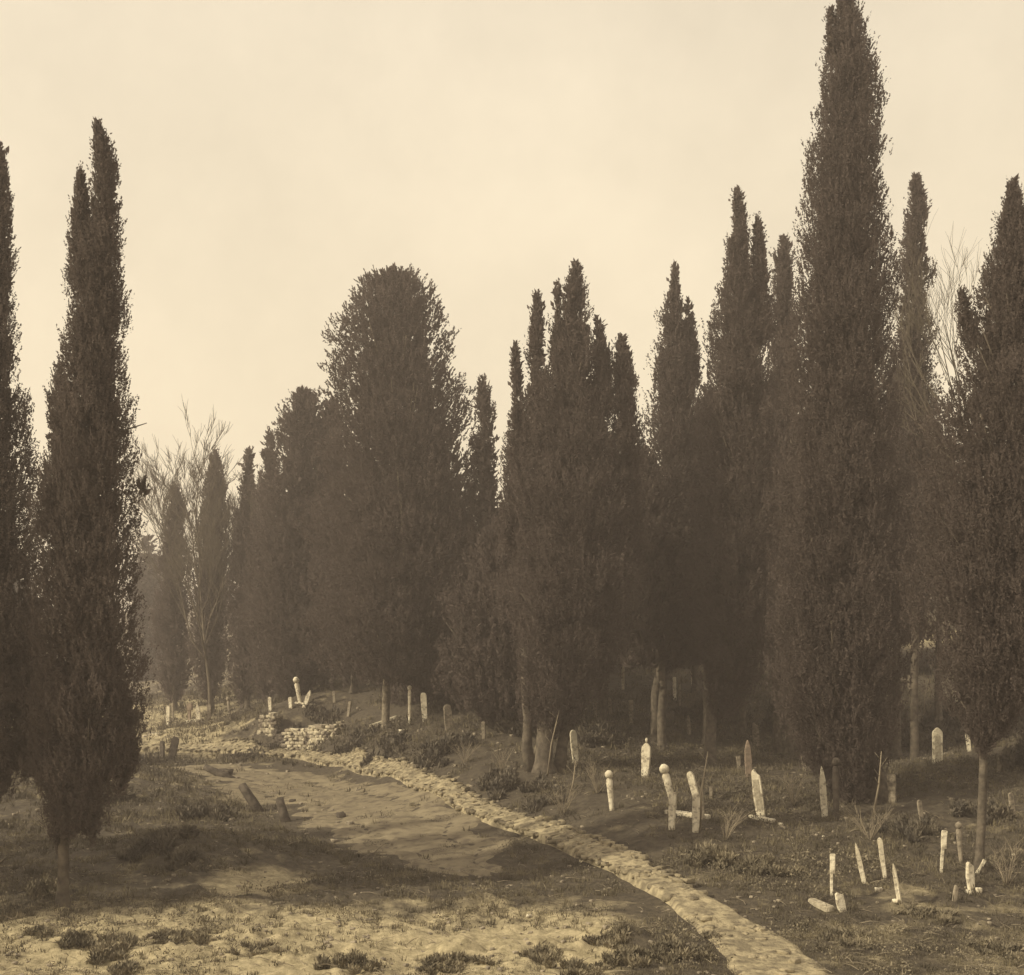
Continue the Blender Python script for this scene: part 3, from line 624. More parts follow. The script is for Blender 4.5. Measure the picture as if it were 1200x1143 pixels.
# (base x, base y, top x, top y, width px, kind, material, label)
G = [
 (197,853,197,827,4.6,'round','marble','thin pale pillar stone leftmost beyond the end of the path'),
 (203,846,202,825,3.4,'flat','marble_dim','dim narrow stone just behind the leftmost pale pillar'),
 (222,848,222,831,4.6,'cap','stone_red','short reddish capped stone beyond the end of the path'),
 (233,847,231,826,5.5,'sharp','marble','pale pointed stone on a heap beyond the end of the path'),
 (270,846,267,817,4.2,'turban','marble_dim','slim turbaned stone under the far left cypresses'),
 (245,844,245,826,4.5,'flat','marble_dim','dull stub between the pale pointed stone and the slim turbaned one'),
 (317,836,316,819,4.6,'round','marble','small stone standing above the left end of the rubble wall'),
 (341,831,340,818,5,'round','marble','short stub beside the leaning turbaned stone above the wall'),
 (352,829,346,797,6.2,'turban','marble','bright turbaned stone leaning left above the rubble wall'),
 (357,829,364,809,5.5,'sharp','marble','pointed stone leaning right above the rubble wall'),
 (431,803,433,788,3.4,'flat','marble','tiny pale stone alone up the slope under the great dome'),
 (480,849,480,803,4.6,'turban','marble','tall thin turbaned stone right of the pale trunk under the dome'),
 (498,846,496,812,7,'round','marble','mossy rounded stone right of the tall thin turbaned one'),
 (526,856,524,826,9,'round','marble_dim','stout round-topped slab at the right of the dome group'),
 (512,826,511,794,3.6,'flat','marble_dim','dark thin stone behind the stout round-topped slab'),
 (524,824,519,798,4,'flat','marble_dim','dark stone leaning left behind the stout round-topped slab'),
 (675,896,671,856,8,'round','marble','bright narrow slab right of the thick double trunk'),
 (730,810,730,781,3.6,'flat','marble','thin bright stone high on the slope, under the pale ledge'),
 (740,849,739,820,5.4,'flat','marble_dim','dim narrow slab on the slope below the thin bright stone'),
 (791,821,790,794,4.2,'flat','marble','thin bright stone high on the slope left of the two-spired cypress'),
 (797,832,796,792,2.8,'flat','marble_dim','very thin dull stone beside the high bright one'),
 (756,912,758,867,11,'finial','marble','broad pale slab with a small finial standing alone mid-slope'),
 (717,950,713,903,8,'turban','marble','turbaned stone leaning left near the middle of the path'),
 (790,948,777,896,9.5,'turban','marble','large-headed turbaned stone leaning left behind its upright neighbour'),
 (787,973,789,930,8.6,'flat','marble','upright pillar in front of the large-headed turbaned stone'),
 (819,946,808,905,8.5,'round','marble','leaning round-topped stone behind the straight pillar'),
 (815,976,816,930,8.5,'round','marble','straight pale pillar crossing a fallen slab'),
 (824,961,822,925,3,'flat','marble_dim','very thin dark stone behind the straight pale pillar'),
 (833,937,833,922,3.2,'flat','marble_dim','short thin stub right of the straight pale pillar'),
 (887,878,884,847,8,'broken','marble_dim','worn grey slab, highest of the cluster by the two-spired cypress'),
 (878,911,876,867,8,'sharp','stone_red','reddish pointed slab in the cluster below the worn grey one'),
 (866,903,865,886,4.8,'flat','marble_dim','small dull stub left of the reddish pointed slab'),
 (892,960,884,902,11.5,'broken','marble','tall broad slab leaning left with a lettered face'),
 (967,960,962,899,7.4,'sharp','marble','tall sharp-pointed slab standing alone in front of the tallest cypress'),
 (980,962,980,888,8.5,'turban','stone_dark','dark turbaned stone in shade right of the sharp-pointed slab'),
 (1014,901,1013,881,5.2,'turban','marble_dim','small turbaned stone in shade on the slope'),
 (1046,941,1044,907,9.5,'flat','marble_dim','dim flat-topped slab in shade under the tallest cypress'),
 (1099,895,1098,853,11.5,'panel','marble','pointed slab with a sunken panel on the right slope'),
 (975,1051,975,1018,5,'cap','marble','short pillar with a flat cap near the foot of the path'),
 (987,1068,982,1046,10,'broken','marble','thick broken stump leaning by the capped pillar'),
 (1013,1036,1002,988,5.6,'sharp','marble','slender stone leaning left, left one of the leaning pair'),
 (1037,1030,1031,983,5.2,'round','marble','slender stone leaning slightly left, right one of the leaning pair'),
 (1054,1058,1046,1012,4.2,'sharp','marble','thin stone leaning left over scattered blocks'),
 (1103,1023,1106,989,4.6,'cap','marble','small hooked-cap stone left of the turbaned one near the pale trunk'),
 (1126,1012,1123,965,7,'turban','marble_dim','turbaned stone with a narrow foot left of the pale trunk'),
 (1138,1043,1136,1010,9.5,'wedge','marble','bright wedge-shaped stone at the foot of the pale trunk'),
 (1145,1024,1154,1007,4.4,'flat','marble','small stick-like stone leaning right behind the pale trunk'),
 (698,842,697,824,4.2,'round','marble_dim','little rounded stone on the slope left of the dim narrow slab'),
 (770,838,771,818,3.6,'flat','marble','little bright stub on the slope between the two thin high stones'),
 (808,862,806,838,4.4,'sharp','marble_dim','small pointed stone in the wood left of the two-spired cypress trunk'),
 (921,868,923,846,4.2,'turban','marble_dim','small turbaned stone in the dark left of the tallest cypress'),
 (943,905,941,884,5,'round','marble_dim','small rounded stone in shade left of the sharp-pointed slab'),
 (1068,872,1069,850,4.4,'flat','marble_dim','narrow dull stone left of the slab with the sunken panel'),
 (1136,880,1133,858,4.8,'round','marble','small rounded stone right of the slab with the sunken panel'),
 (1170,905,1174,880,5,'sharp','marble_dim','small pointed stone leaning right beyond the pale straight trunk'),
 (1080,962,1077,938,5.2,'round','marble_dim','dull rounded stone in shade right of the dim flat-topped slab'),
 (567,868,566,847,4.2,'flat','marble_dim','narrow dull stone on the bank under the small ragged spire'),
 (598,850,599,832,3.8,'round','marble','small pale stone on the bank left of the fallen curved branch'),
 (392,826,391,812,3.6,'round','marble_dim','tiny dull stone under the left edge of the dome'),
 (408,840,410,822,4,'flat','marble_dim','narrow dull stone on the bank behind the squared wall end'),
 (704,802,704,786,3.2,'flat','marble','small bright stub high on the slope left of the thin bright stone'),
 (716,838,714,818,3.8,'round','marble_dim','small leaning stone on the slope below the pale ledge'),
 (812,808,811,788,3.4,'flat','marble','small pale stone high in the wood between the crooked-tipped and two-spired cypresses'),
 (851,828,853,808,3.8,'sharp','marble_dim','small stone leaning right high in the shade of the two-spired cypress'),
 (1066,812,1065,792,3.6,'flat','marble_dim','small dull stone high on the right slope'),
 (1122,826,1119,804,4,'round','marble','small pale leaning stone high on the right slope'),
 (1182,846,1184,822,4.6,'sharp','marble_dim','small pointed stone at the right edge of the slope'),
 (1188,960,1184,930,6,'round','marble_dim','dull round-topped stone close to the right edge of the photo'),
 (655,846,656,830,3.6,'round','marble_dim','tiny stone up the slope right of the thick double trunk'),
 (560,812,561,796,3.4,'flat','marble','tiny pale stone up the slope below the small ragged spire'),
 (1118,1058,1121,1038,5,'broken','marble_dim','low broken stone on rough ground left of the wedge-shaped stone'),
 (200,893,206,864,9,'round','stone_dark','dark standing stone in the shade at the left end of the path'),
 (190,888,190,868,6,'round','stone_dark','low dark stump stone left of the dark standing stone'),
]
for q, (bx, by, tx, ty, w, kind, mat, lab) in enumerate(G):
    rnd = random.Random(q+7); p = hit(bx, by); s = p[1]/F
    h = math.hypot(tx-bx, ty-by)*s; wd = max(w*s, .09); lean = math.atan2(tx-bx, by-ty)
    yaw = rnd.uniform(-.5, .35); t = thing('gravestone', lab, 'gravestone', p, GR)
    R = Matrix.Rotation(lean, 3, 'Y') @ Matrix.Rotation(rnd.uniform(-.05, .05), 3, 'X') @ Matrix.Rotation(yaw, 3, 'Z'); t.rotation_euler = R.to_euler()
    m = M[mat]
    if kind in ('round', 'flat', 'sharp', 'broken'):
        sl = slab_mesh('slab', wd, h, max(.08, wd*.45), kind, m, t, q)
        if w > 10: slab_mesh('inscription_panel', wd*.62, h*.40, .02, 'flat', M['marble_worn'] if mat == 'marble' else m, t, q+200, .95).location = (0, -max(.08, wd*.45)/2-.002, h*.38)
    elif kind == 'wedge':
        slab_mesh('slab', wd, h, wd*.5, 'broken', m, t, q, .5)
    elif kind == 'finial':
        slab_mesh('slab', wd, h*.9, wd*.4, 'point', m, t, q, .65)
        lathe('finial', [(.02, h*.88), (.03, h*.93), (wd*.16, h*.96), (wd*.13, h*.995), (.02, h*1.02)], m, t, 10, 1, q)
    elif kind == 'panel':
        slab_mesh('slab', wd, h, wd*.42, 'point', m, t, q, .95)
        slab_mesh('inscription_panel', wd*.58, h*.5, .03, 'point', M['marble_worn'], t, q+200, 1).location = (0, -wd*.21-.004, h*.32)
    elif kind == 'cap':
        slab_mesh('slab', wd*.75, h*.88, wd*.6, 'flat', m, t, q)
        c = slab_mesh('cap', wd*1.35, h*.13+.3, wd*1.1, 'flat', m, t, q+3, .9); c.location = (wd*.12, 0, h*.87)
        for v in c.data.vertices:
            if v.co.z < 0: v.co.z *= .1
    elif kind == 'turban':
        r = wd/2; hh = min(wd*1.15, h*.27)
        lathe('shaft', [(r*.62, -.3), (r*.68, 0), (r*.85, h*.4), (r*.95, (h-hh)*.93), (r*.55, h-hh*.98), (r*.5, h-hh*.9)], m, t, 10, .8, q)
        lathe('turban', [(r*.5, h-hh), (r*1.05, h-hh*.85), (r*1.22, h-hh*.55), (r*1.1, h-hh*.3), (r*.7, h-hh*.12), (r*.35, h)], m, t, 12, 1, q+5)
gp = np.array([o.location[:] for o in C.objects if o.get('category') == 'gravestone'])
r_ = np.random.default_rng(9); kk = 26; gx_ = np.repeat(gp[:, 0], kk)+r_.normal(0, .22, len(gp)*kk); gy_ = np.repeat(gp[:, 1], kk)+r_.normal(0, .2, len(gp)*kk)-.05
gz_ = ground(gx_, gy_); hh_ = r_.uniform(.06, .24, (len(gx_), 1)); dv = unit(r_.normal(0, .35, (len(gx_), 3))+[0, 0, 1])*hh_; wv = unit(np.cross(dv, r_.normal(0, 1, (len(gx_), 3))))*.012
c = np.stack([gx_, gy_, gz_-.02], 1); Vg = np.stack([c-wv, c+wv, c+dv*.6+wv*.7, c+dv], 1)
tag(mesh_np('grass_at_graves', Vg.reshape(-1, 3), np.arange(len(gx_)*4), 4, M['grass']), 'long grass grown up round the feet of the gravestones', None, None, 'stuff')
# fallen slabs and blocks (x0,y0 -> x1,y1)
FL = [((792,955),(832,961),.32,.12,'marble','long pale slab lying across behind the straight pillar','fallen_slab'),
      ((440,851),(466,857),.34,.14,'marble','long slab lying on the bank under the pale trunk','fallen_slab'),
      ((890,961),(908,966),.22,.1,'marble','narrow slab fallen at the foot of the tall broad slab','fallen_slab'),
      ((352,829),(370,832),.3,.1,'marble','small slab lying at the foot of the right-leaning pointed stone','fallen_slab'),
      ((722,765),(748,763),.9,.35,'marble_dim','pale ledge slab lying high on the slope','fallen_slab'),
      ((960,1064),(974,1072),.2,.12,'marble_worn','pale slab fallen by the path foot below the capped pillar','fallen_slab'),
      ((553,779),(585,778),.6,.25,'marble_dim','dull slab lying far up the slope right of the dome','fallen_slab'),
      ((224,848),(238,847),.5,.2,'marble','pale slab lying at the foot of the far pointed stone','fallen_slab')]
for q, (a, b, wd, th, mat, lab, nm) in enumerate(FL):
    pa, pb = hit(*a), hit(*b); mid = (pa+pb)/2
    if abs(pa[1]-pb[1]) > 3: pb = np.array([(b[0]-600)/F*pa[1], pa[1]+.2, gh((b[0]-600)/F*pa[1], pa[1]+.2)]); mid = (pa+pb)/2
    L = np.linalg.norm(pb-pa); o = slab_mesh(nm, wd, L, th, 'round', M[mat], None, q+60, .85)
    mw = Vector(pb-pa).normalized(); side = mw.cross(Vector((0, 0, 1))).normalized(); upv = side.cross(mw)
    o.matrix_world = Matrix.Translation(Vector(pa)+upv*th*.45) @ Matrix((side, upv, mw)).transposed().to_4x4() @ Matrix.Rotation(0, 4, 'Z')
    tag(o, lab, 'fallen slab', 'fallen slabs and blocks')
BK = [(472,860,9,'marble','pale block at the end of the slab lying under the pale trunk'),(915,969,6,'marble','small pale block right of the narrow fallen slab'),
      (1050,1060,8,'marble','pale block under the thin leaning stone by the path foot'),(1030,1046,8,'marble','broken block at the foot of the leaning pair'),
      (1136,1047,9,'marble','rubble block under the bright wedge-shaped stone'),(1147,1046,8,'marble','rubble block right of the bright wedge-shaped stone'),
      (930,992,3,'marble','tiny white stone on the dark ground above the path foot'),(965,981,3,'marble','tiny white stone below the sharp-pointed slab'),
      (1188,1004,4,'marble','small pale stone near the right edge of the photo'),(626,834,5,'marble','pale lump beside the fallen branch left of the double trunk'),
      (343,941,9,'stone_dark','dark round rock on the earth road'),(265,908,13,'stone_dark','dark rock at the near edge of the earth road'),(272,962,6,'marble_dim','small rock on the shaded near bank of the road'),
      (400,958,12,'stone_dark','dark boulder half sunk in the middle of the earth road'),(410,968,10,'marble_dim','low stone beside the half-sunk boulder'),(392,988,8,'marble_dim','stone on the shaded lower road'),
      (620,1078,6,'marble','small white stone in the shade below the path'),(1072,712,9,'marble_dim','pale rock high on the right slope'),(1068,742,16,'marble_dim','pale square block high on the right slope'),
      (1000,812,6,'marble_dim','dull stone on the slope in the shade of the tallest cypress'),(1060,800,10,'marble_dim','stone below the pale square block on the right slope'),(598,797,8,'marble_dim','light stone up the slope right of the small ragged spire'),
      (485,898,8,'marble_dim','stone on the bank above the path under the dome group'),(435,888,7,'marble_dim','stone on the bank right of the wall end'),(1160,1085,6,'marble_dim','small stone on rough ground at lower right'),(1010,1110,6,'marble_dim','small stone beside the bottom of the path')]
for q, (bx, by, w, mat, lab) in enumerate(BK):
    p = hit(bx, by); s = p[1]/F; r = w*s/2
    o = stones('rock', np.zeros((1, 3)), np.array([[r, r*.8, r*.62]]), M[mat], q+70); o.location = p+np.array([0, 0, r*.35]); tag(o, lab, 'rock', 'loose rocks and blocks')
# dark leaning stumps in the road
for q, (b, tp, w, lab) in enumerate([((303,951),(281,921),11,'dark stump leaning left out of the near side of the road'),((335,963),(325,937),11,'shorter dark stump right of the leaning one in the road'),((268,912),(238,900),9,'low dark log lying at the far edge of the road hollow')]):
    p = hit(*b); s = p[1]/F; top = np.array([(tp[0]-600)*s, p[1]+.25, CZ+(YH-tp[1])*s-p[2]+0]); top = np.array([top[0]-p[0], .3, top[2]])
    T = Tubes(); r = w*s/2; T.tube([-top*.15-np.array([0, 0, .05]), top*.3, top*.7, top], [r*1.15, r, r*.95, r*.85], 10, True, .1, q)
    o = T.build('tree_stump', M['stone_dark'], None); o.location = p; tag(o, lab, 'stump', 'dark stumps by the road')
# fallen branches
for q, (a, b, r, m, lab) in enumerate([((604,838),(628,842),.05,'bark_pale','pale curved branch lying left of the double trunk'),((1084,750),(1126,729),.16,'bark_pale','pale fallen log high on the right slope'),
      ((1088,912),(1122,922),.05,'bark_pale','fallen branch on the slope below the panelled slab'),((-4,1017),(10,1008),.035,'bark_pale','broken pale stick at the left edge'),((693,903),(702,895),.03,'bark_pale','short pale twig right of the bright narrow slab'),((424,1008),(452,1002),.03,'bark_pale','thin stick on the shaded lower road')]):
    pa = hit(*a); s = pa[1]/F; pb = np.array([(b[0]-600)*s, pa[1]+.3, 0]); pb[2] = max(gh(pb[0], pb[1]), CZ+(YH-b[1])*s)+.03
    T = Tubes(); m_ = (pa+pb)/2+np.array([0, 0, .06+r]); T.tube([pa+np.array([0, 0, r*.5]), m_, pb], [r, r*.8, r*.35], 8, True, .1, q)
    T.tube([m_, m_+np.array([.3, .1, .25])*(2 if r > .1 else 1)], [r*.4, r*.15], 5)
    o = T.build('fallen_branch', M[m], None, pa); o.location = pa; tag(o, lab, 'fallen branch', 'fallen branches')

# ------------------------------------------------------------------ rubble walls
def wall(label, pts, seed, group='rubble walls', mat='wallstone', thick=.5, st=.17, name='stone_wall'):
    """pts: list of (world x, y, z_bottom, z_top)"""
    rng = np.random.default_rng(seed); P = []; S = []; Rz = []
    for (x0, y0, b0, t0), (x1, y1, b1, t1) in zip(pts[:-1], pts[1:]):
        L = math.hypot(x1-x0, y1-y0); an = math.atan2(y1-y0, x1-x0); nx, ny = -math.sin(an), math.cos(an)
        k = max(2, int(L/(st*1.7)))
        for i in range(k+1):
            f = i/k; x = x0+(x1-x0)*f; y = y0+(y1-y0)*f; b = b0+(b1-b0)*f; tp = t0+(t1-t0)*f+.18*noise3(np.array([x*1.3]), np.array([y*1.3]), np.array([0.]), seed)[0]
            z = b; row = 0
            while z < tp:
                for sd in (-1, 1, 0):
                    e = rng.uniform(-.06, .06)
                    P.append((x+nx*sd*thick*.36+math.cos(an)*(e+st*.8*(row % 2)), y+ny*sd*thick*.36+math.sin(an)*(e+st*.8*(row % 2)), z+rng.uniform(-.03, .03)))
                    S.append((st*rng.uniform(.7, 1.15), st*rng.uniform(.6, .9), st*rng.uniform(.42, .66))); Rz.append(an+rng.uniform(-.25, .25))
                z += st*.95; row += 1
    P = np.array(P); S = np.array(S); c = np.array([P[:, 0].mean(), P[:, 1].mean(), P[:, 2].min()])
    o = stones(name, P-c, S, M[mat], seed, None, np.array(Rz)); o.location = c
    return tag(o, label, 'wall', group)
def wpt(px, pyb, pyt, d):
    b = wp(px, pyb, d); t = wp(px, pyt, d); return (b[0], b[1], min(b[2], gh(b[0], b[1]))-.1, t[2])
wall('rubble retaining wall with a squared end on the far side of the path', [wpt(338,879,853,57.2), wpt(362,879,853,56.6), wpt(395,879,849,55.6)], 3, thick=.6)
wall('ruined rubble pillar at the left of the retaining wall', [wpt(309,877,838,59), wpt(321,877,836,58.8)], 4, thick=.7)
wall('dark side return of the retaining wall going back into the bank', [wpt(399,879,851,56.1), wpt(401,868,848,59)], 9, thick=.5)
wall('low broken wall by the left end of the path', [wpt(160,873,861,67), wpt(178,873,859,66.6), wpt(200,874,866,66)], 5, thick=.6, st=.16)
wall('low mossy rubble line linking the ruined pillar and the retaining wall', [wpt(322,877,858,58.8), wpt(338,878,860,57.6)], 6, mat='stone_dark', thick=.5)

# ------------------------------------------------------------------ weeds, grass and litter
def ground_points(k, rng, dmin, dmax, pmin=-80, pmax=1280):
    d = dmin*(dmax/dmin)**rng.random(k); px = rng.uniform(pmin, pmax, k); return (px-600)/F*d, d
rng = np.random.default_rng(77)
def tufts(name, k, dmin, dmax, hpx, blades, mat, thr, label, rng, wfac=.09, avoid=1., lean=.6, leafy=False, hmax=.5, lsz=1., side=False):
    X, Y = ground_points(k, rng, dmin, dmax)
    dn = fbm2(X*.35, Y*.35, 31, 3)+.6*fbm2(X*1.6, Y*1.6, 33, 2)
    keep = (dn > thr+rng.uniform(-.3, .3, k)) & (path_dist(X, Y) > np.where(Y < 23, .72, .68)+rng.uniform(-.12, .2, k)) & ((road_dist(X, Y) > .1) | (rng.random(k) < .16*(1.7-avoid)))
    keep &= rng.random(k) > 1.25*(bareness(X, Y)-.34)*avoid
    if side: keep &= (600+F*X/Y > 430) | (Y > 62)
    X, Y = X[keep], Y[keep]; k = len(X); Z = ground(X, Y)
    s = np.minimum(hpx*Y/F, hmax)
    X = np.repeat(X, blades); Y2 = np.repeat(Y, blades); Z = np.repeat(Z, blades); s = np.repeat(s*rng.uniform(.45, 1.5, k), blades); m = len(X)
    a = rng.uniform(0, 2*PI, m); r = s*rng.random(m)*.8
    bx = X+np.cos(a)*r; by = Y2+np.sin(a)*r
    dirv = unit(np.stack([np.cos(a)*lean*rng.random(m), np.sin(a)*lean*rng.random(m), np.ones(m)], 1)+rng.normal(0, .2, (m, 3)))
    ln = (s*rng.uniform(.4, 1.1, m))[:, None]
    if leafy:
        c = np.stack([bx, by, Z], 1)+dirv*ln*rng.random((m, 1)); dr = unit(rng.normal(0, 1, (m, 3))+[0, 0, .4])*ln*.22*lsz; wv = unit(np.cross(dr, rng.normal(0, 1, (m, 3))))*ln*.11*lsz
        V = np.stack([c-dr, c+wv, c+dr, c-wv], 1)
    else:
        c = np.stack([bx, by, Z-.02], 1); wv = unit(np.cross(dirv, rng.normal(0, 1, (m, 3))))*ln*wfac
        V = np.stack([c-wv, c+wv, c+dirv*ln*.6+wv*.6, c+dirv*ln], 1)
    o = mesh_np(name, V.reshape(-1, 3), np.arange(m*4), 4, M[mat])
    return tag(o, label, None, None, 'stuff')
tufts('grass', 42000, 16.3, 90, 6, 11, 'grass', -.35, 'dry rough grass over the cemetery ground', rng)
tufts('ground_cover', 24000, 16.5, 95, 6.5, 22, 'weed', -.15, 'low dark leafy ground cover between the graves', rng, leafy=True, lean=1., lsz=.6)
tufts('undergrowth', 16000, 29, 95, 9, 40, 'weed', .0, 'dark scrubby undergrowth on the slope beneath the cypresses', rng, leafy=True, lean=.9, hmax=.45, lsz=.55, side=True)
tufts('leaf_litter', 22000, 16.5, 60, 3, 5, 'litter', -.4, 'scattered dead leaves and stalks on the ground', rng, leafy=True, lean=1.6, avoid=.5)
tufts('scrub_patches', 2600, 16.2, 27, 11, 34, 'scrub', .35, 'low brown scrub spreading over the foreground', rng, leafy=True, lean=1.1, avoid=.15, hmax=.25, lsz=.7)
X, Y = ground_points(1500, rng, 16.3, 48); k = (path_dist(X, Y) > .8); X, Y = X[k], Y[k]; TW = Tubes(); zt = ground(X, Y)
for q in range(len(X)):
    a = rng.uniform(0, 2*PI); L_ = rng.uniform(.08, .38); v = np.array([math.cos(a)*L_, math.sin(a)*L_, rng.uniform(-.02, .10)]); p0 = np.array([X[q], Y[q], zt[q]+.02])
    TW.tube([p0, p0+v*.5+np.array([0, 0, .02]), p0+v], [.009, .007, .003], 3, False)
tag(TW.build('fallen_twigs', M['twig']), 'fallen twigs and dry stalks lying over the ground', None, None, 'stuff')
# pebbles
X, Y = ground_points(2200, rng, 16.5, 60); k = path_dist(X, Y) > .6; k &= (noise3(X*.5, Y*.5, 0*X, 3) > -.25); X, Y = X[k], Y[k]
sz = rng.uniform(.012, .05, len(X))*np.clip(Y/30, .8, 1.6)
pb = stones('pebbles', np.stack([X, Y, ground(X, Y)+sz*.2], 1), np.stack([sz*1.2, sz, sz*.7], 1), M['marble_dim'], 8)
tag(pb, 'small pebbles and stone chips scattered over the ground', None, None, 'stuff')
# weed clumps in the foreground
CL = [(1060,872,64,46,'tall dark thicket on the slope left of the slab with the sunken panel'),(1165,866,80,50,'tall dark thicket on the slope right of the slab with the sunken panel'),(1205,900,60,54,'dark thicket cut by the right edge of the photo'),
      (935,858,74,52,'tall dark thicket in the shade behind the tallest cypress'),(838,848,66,40,'tall dark thicket at the foot of the two-spired cypress'),(612,858,44,36,'dark thicket left of the thick double trunk'),(1110,790,70,44,'thicket high on the right slope'),(1010,850,60,46,'thicket between the tallest cypress and the right slope'),
      (125,1112,80,36,'large dark weed clump on the pale ground at lower left'),(46,1098,22,24,'narrow upright weed by the left foreground trunk'),(148,1140,36,20,'dark weed at the bottom edge, lower left'),
      (52,1052,26,34,'bushy weed right against the left of the bare trunk'),(410,1135,60,34,'dark weed clump at the bottom left of centre'),(532,1132,66,30,'spreading weed at the bottom centre'),(633,1121,44,24,'compact dark weed on pale ground at bottom centre'),
      (672,1140,60,26,'dark weed at the very bottom beside the compact one'),(707,1108,40,30,'upright weed near the foot of the path mound'),(735,1130,50,34,'weed on the flank of the mound beside the path'),(795,1118,60,30,'weed tuft on top of the mound beside the path'),(835,1100,22,16,'small weed at the near edge of the path'),
      (300,1118,50,16,'flat weed patch on the pale foreground track'),(215,1100,70,22,'flat weed patch right of the large dark clump'),(20,1075,34,18,'low weed at the left edge of the pale ground'),
      (300,885,40,10,'bushy weeds on the far kerb of the path bend'),(455,880,50,22,'dark bush on the bank under the fallen long slab'),(520,885,60,26,'dark bush on the bank below the stout slab'),(600,925,70,26,'dark bush overhanging the middle of the path'),
      (830,1010,60,24,'dark low bush between the graves and the path foot'),(900,1020,60,22,'dark low bush above the foot of the path'),(1060,975,70,24,'dark bush in the shade behind the leaning pair'),(1085,1075,60,20,'rough weed patch right of the scattered blocks'),(1175,1120,60,26,'rough weed patch in the bottom right corner'),(985,1100,46,20,'rough weed patch at the right side of the path foot'),
      (430,870,60,20,'dark bush spilling from the squared wall end'),(370,845,50,10,'scrub along the top of the retaining wall'),(640,945,40,16,'small bush at the path edge below the crooked sapling'),(150,900,60,24,'dark scrub at the left end of the path'),(110,935,70,30,'dark scrub under the left foreground cypress'),
      (240,960,60,20,'shaded weeds on the near bank of the road'),(190,1000,90,24,'shaded weeds on the slope right of the bare trunk'),(1110,850,60,30,'scrub on the slope behind the panelled slab'),(1150,960,50,26,'scrub behind the pale straight trunk'),(700,870,60,30,'scrub on the slope above the bright narrow slab'),(560,820,70,30,'scrub up the slope right of the stout slab')]
for q, (bx, by, w, h, lab) in enumerate(CL):
    p = hit(bx, by); s = p[1]/F; r_ = np.random.default_rng(q+300); k = int(w*h*1.5); rw = w*s/2; hh = h*s
    w = w*1.3; k = int(w*h*(.75 if by > 1060 else 1.3)); h = h*(.6 if by > 1060 else 1); hh = h*s; rw = w*s/2; ns = 16; sa = r_.uniform(0, 2*PI, ns); sr = np.sqrt(r_.random(ns))*rw*.95; sx, sy = np.cos(sa)*sr, np.sin(sa)*sr; shh = hh*r_.uniform(.35, 1.1, ns)*(1-.35*sr/rw)
    sx[0] = sy[0] = 0; shh[0] = hh; ix = r_.integers(0, ns, k); sw = rw*(.24 if w > 60 else .4)
    a = r_.uniform(0, 2*PI, k); rad = np.sqrt(r_.random(k)); z = shh[ix]*(r_.random(k)**.9)*(1.02-.5*rad); fl = .5+z/(shh[ix]+1e-6)*.8
    xx = sx[ix]+np.cos(a)*rad*sw*fl; yy = sy[ix]+np.sin(a)*rad*sw*fl
    gz = ground(p[0]+xx, p[1]+yy)-p[2]
    c = np.stack([xx, yy, z+gz], 1); L = s*r_.uniform(1.5, 5.0, (k, 1)); dr = unit(np.stack([np.cos(a)*rad*.8, np.sin(a)*rad*.8, 1+0*xx], 1)+r_.normal(0, .4, (k, 3)))*L; wv = unit(np.cross(dr, r_.normal(0, 1, (k, 3))))*L*.26
    V = np.stack([c-dr, c+wv, c+dr, c-wv], 1)
    o = mesh_np('weed_clump', V.reshape(-1, 3), np.arange(k*4), 4, M['scrub' if by > 1000 else 'weed']); o.location = p; tag(o, lab, 'weed clump' if by > 1040 else 'bush', 'weed clumps and low bushes')

# ------------------------------------------------------------------ air
HZ = 0.0028
hb = [(-420, 420), (-60, 420), (-3.0, 62)]
zmin = float(GZ[RR < 430].min()); hb[2] = (zmin-1, max(31, float(GZ[RR < 600].max())+2))
vs = [(x, y, z) for x in hb[0] for y in hb[1] for z in hb[2]]
hz = mesh_py('haze', vs, [(0,1,3,2),(4,6,7,5),(0,4,5,1),(2,3,7,6),(0,2,6,4),(1,5,7,3)], bpy.data.materials.new('haze_air'))
hm = hz.data.materials[0]; hm.use_nodes = True; nt = hm.node_tree; nt.nodes.clear()
vo = nt.nodes.new('ShaderNodeVolumePrincipled'); vo.inputs['Color'].default_value = (.90,.80,.78, 1); vo.inputs['Density'].default_value = HZ; vo.inputs['Anisotropy'].default_value = .2
ou = nt.nodes.new('ShaderNodeOutputMaterial'); nt.links.new(vo.outputs[0], ou.inputs['Volume'])
tag(hz, 'thin pale haze in the air', None, None, 'stuff')

# ------------------------------------------------------------------ light
AZ = math.radians(-112); EL = math.radians(33)      # sun to the left, a little behind the camera
sd = Vector((math.sin(AZ)*math.cos(EL), math.cos(AZ)*math.cos(EL), math.sin(EL)))
L = bpy.data.lights.new('sun', 'SUN'); L.energy = 4.4; L.angle = math.radians(1.5); L.color = (1, .88, .60)
lo = bpy.data.objects.new('sun', L); C.objects.link(lo); lo.rotation_euler = (-sd).to_track_quat('-Z', 'Y').to_euler(); lo.location = sd*100
w = bpy.data.worlds.new('World'); scene.world = w; w.use_nodes = True; nt = w.node_tree; nt.nodes.clear()
sky = nt.nodes.new('ShaderNodeTexSky'); sky.sky_type = 'NISHITA'; sky.sun_disc = False; sky.sun_elevation = EL; sky.sun_rotation = AZ; sky.dust_density = 3
bw = nt.nodes.new('ShaderNodeRGBToBW'); pw = nt.nodes.new('ShaderNodeMath'); pw.operation = 'POWER'; pw.inputs[1].default_value = .14
tc = nt.nodes.new('ShaderNodeTexCoord'); nz = nt.nodes.new('ShaderNodeTexNoise'); nz.inputs['Scale'].default_value = 3.4; nz.inputs['Detail'].default_value = 9; nz.inputs['Roughness'].default_value = .62
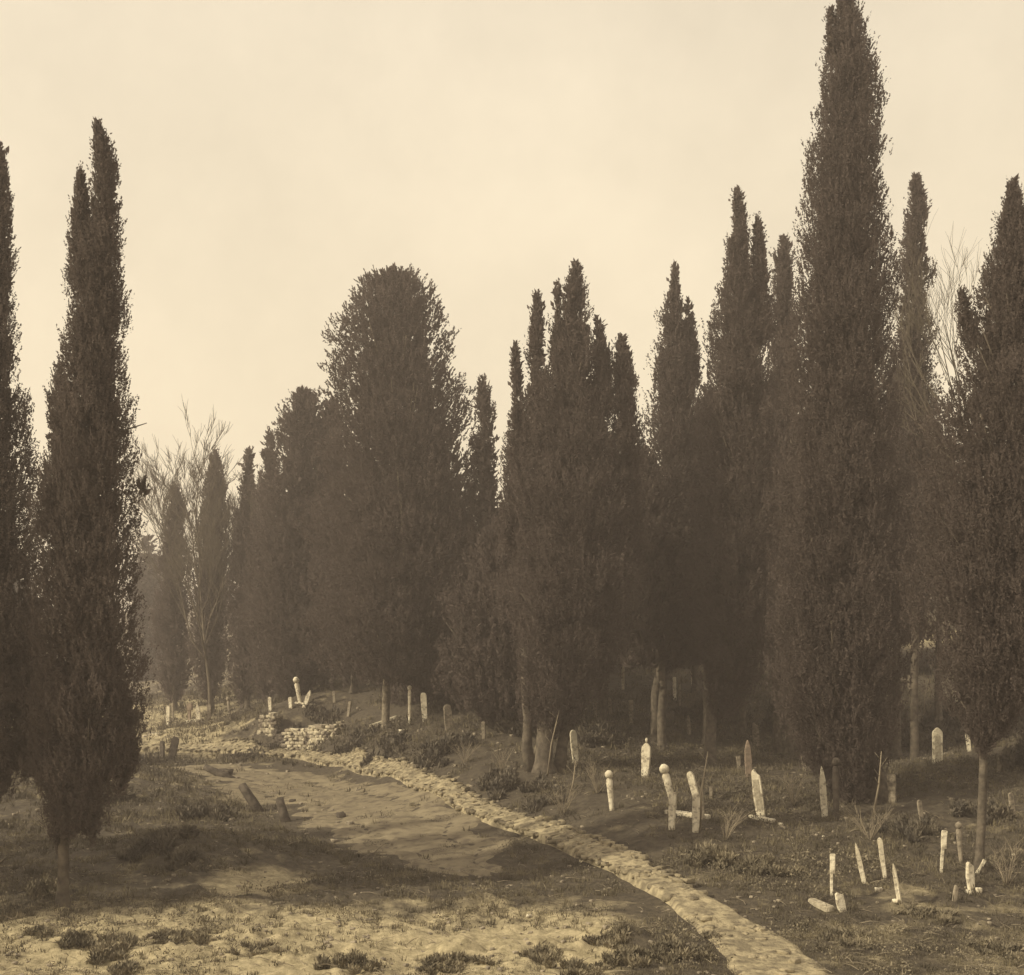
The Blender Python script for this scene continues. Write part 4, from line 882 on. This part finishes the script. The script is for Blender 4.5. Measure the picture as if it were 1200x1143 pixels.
nm = nt.nodes.new('ShaderNodeMapRange'); nm.inputs['From Min'].default_value = .3; nm.inputs['From Max'].default_value = .7; nm.inputs['To Min'].default_value = .88; nm.inputs['To Max'].default_value = 1.07
mu = nt.nodes.new('ShaderNodeMath'); mu.operation = 'MULTIPLY'; vm = nt.nodes.new('ShaderNodeVectorMath'); vm.operation = 'SCALE'
vm.inputs[0].default_value = (9.15, 8.0, 5.9)
bg = nt.nodes.new('ShaderNodeBackground'); bg.inputs['Strength'].default_value = .1; ow = nt.nodes.new('ShaderNodeOutputWorld')
lk = nt.links.new
lk(sky.outputs[0], bw.inputs[0]); lk(bw.outputs[0], pw.inputs[0]); lk(tc.outputs['Generated'], nz.inputs['Vector']); lk(nz.outputs['Fac'], nm.inputs['Value'])
lk(pw.outputs[0], mu.inputs[0]); lk(nm.outputs[0], mu.inputs[1]); lk(mu.outputs[0], vm.inputs['Scale']); sx_ = nt.nodes.new('ShaderNodeSeparateXYZ'); lk(tc.outputs['Generated'], sx_.inputs[0])
gm = nt.nodes.new('ShaderNodeMapRange'); gm.inputs['From Min'].default_value = .02; gm.inputs['From Max'].default_value = .62; lk(sx_.outputs['Z'], gm.inputs['Value'])
gx = nt.nodes.new('ShaderNodeMix'); gx.data_type = 'RGBA'; gx.inputs[6].default_value = (1.06, 1.03, .96, 1); gx.inputs[7].default_value = (.93, .93, .97, 1); lk(gm.outputs[0], gx.inputs[0])
gv = nt.nodes.new('ShaderNodeVectorMath'); gv.operation = 'MULTIPLY'; lk(vm.outputs[0], gv.inputs[0]); lk(gx.outputs[2], gv.inputs[1]); lk(gv.outputs[0], bg.inputs['Color']); lk(bg.outputs[0], ow.inputs['Surface'])

cam = bpy.data.cameras.new('camera'); co = bpy.data.objects.new('camera', cam); C.objects.link(co); co.location = (0, 0, CZ); co.rotation_euler = (PI/2, 0, 0)
cam.sensor_width = 36; cam.lens = 36*F/1200; cam.shift_y = (YH-571.5)/1200; cam.clip_end = 6000; cam.clip_start = .1
scene.camera = co
vs_ = scene.view_settings; vs_.view_transform = 'Standard'; vs_.look = 'None'; vs_.exposure = 0; vs_.gamma = 1
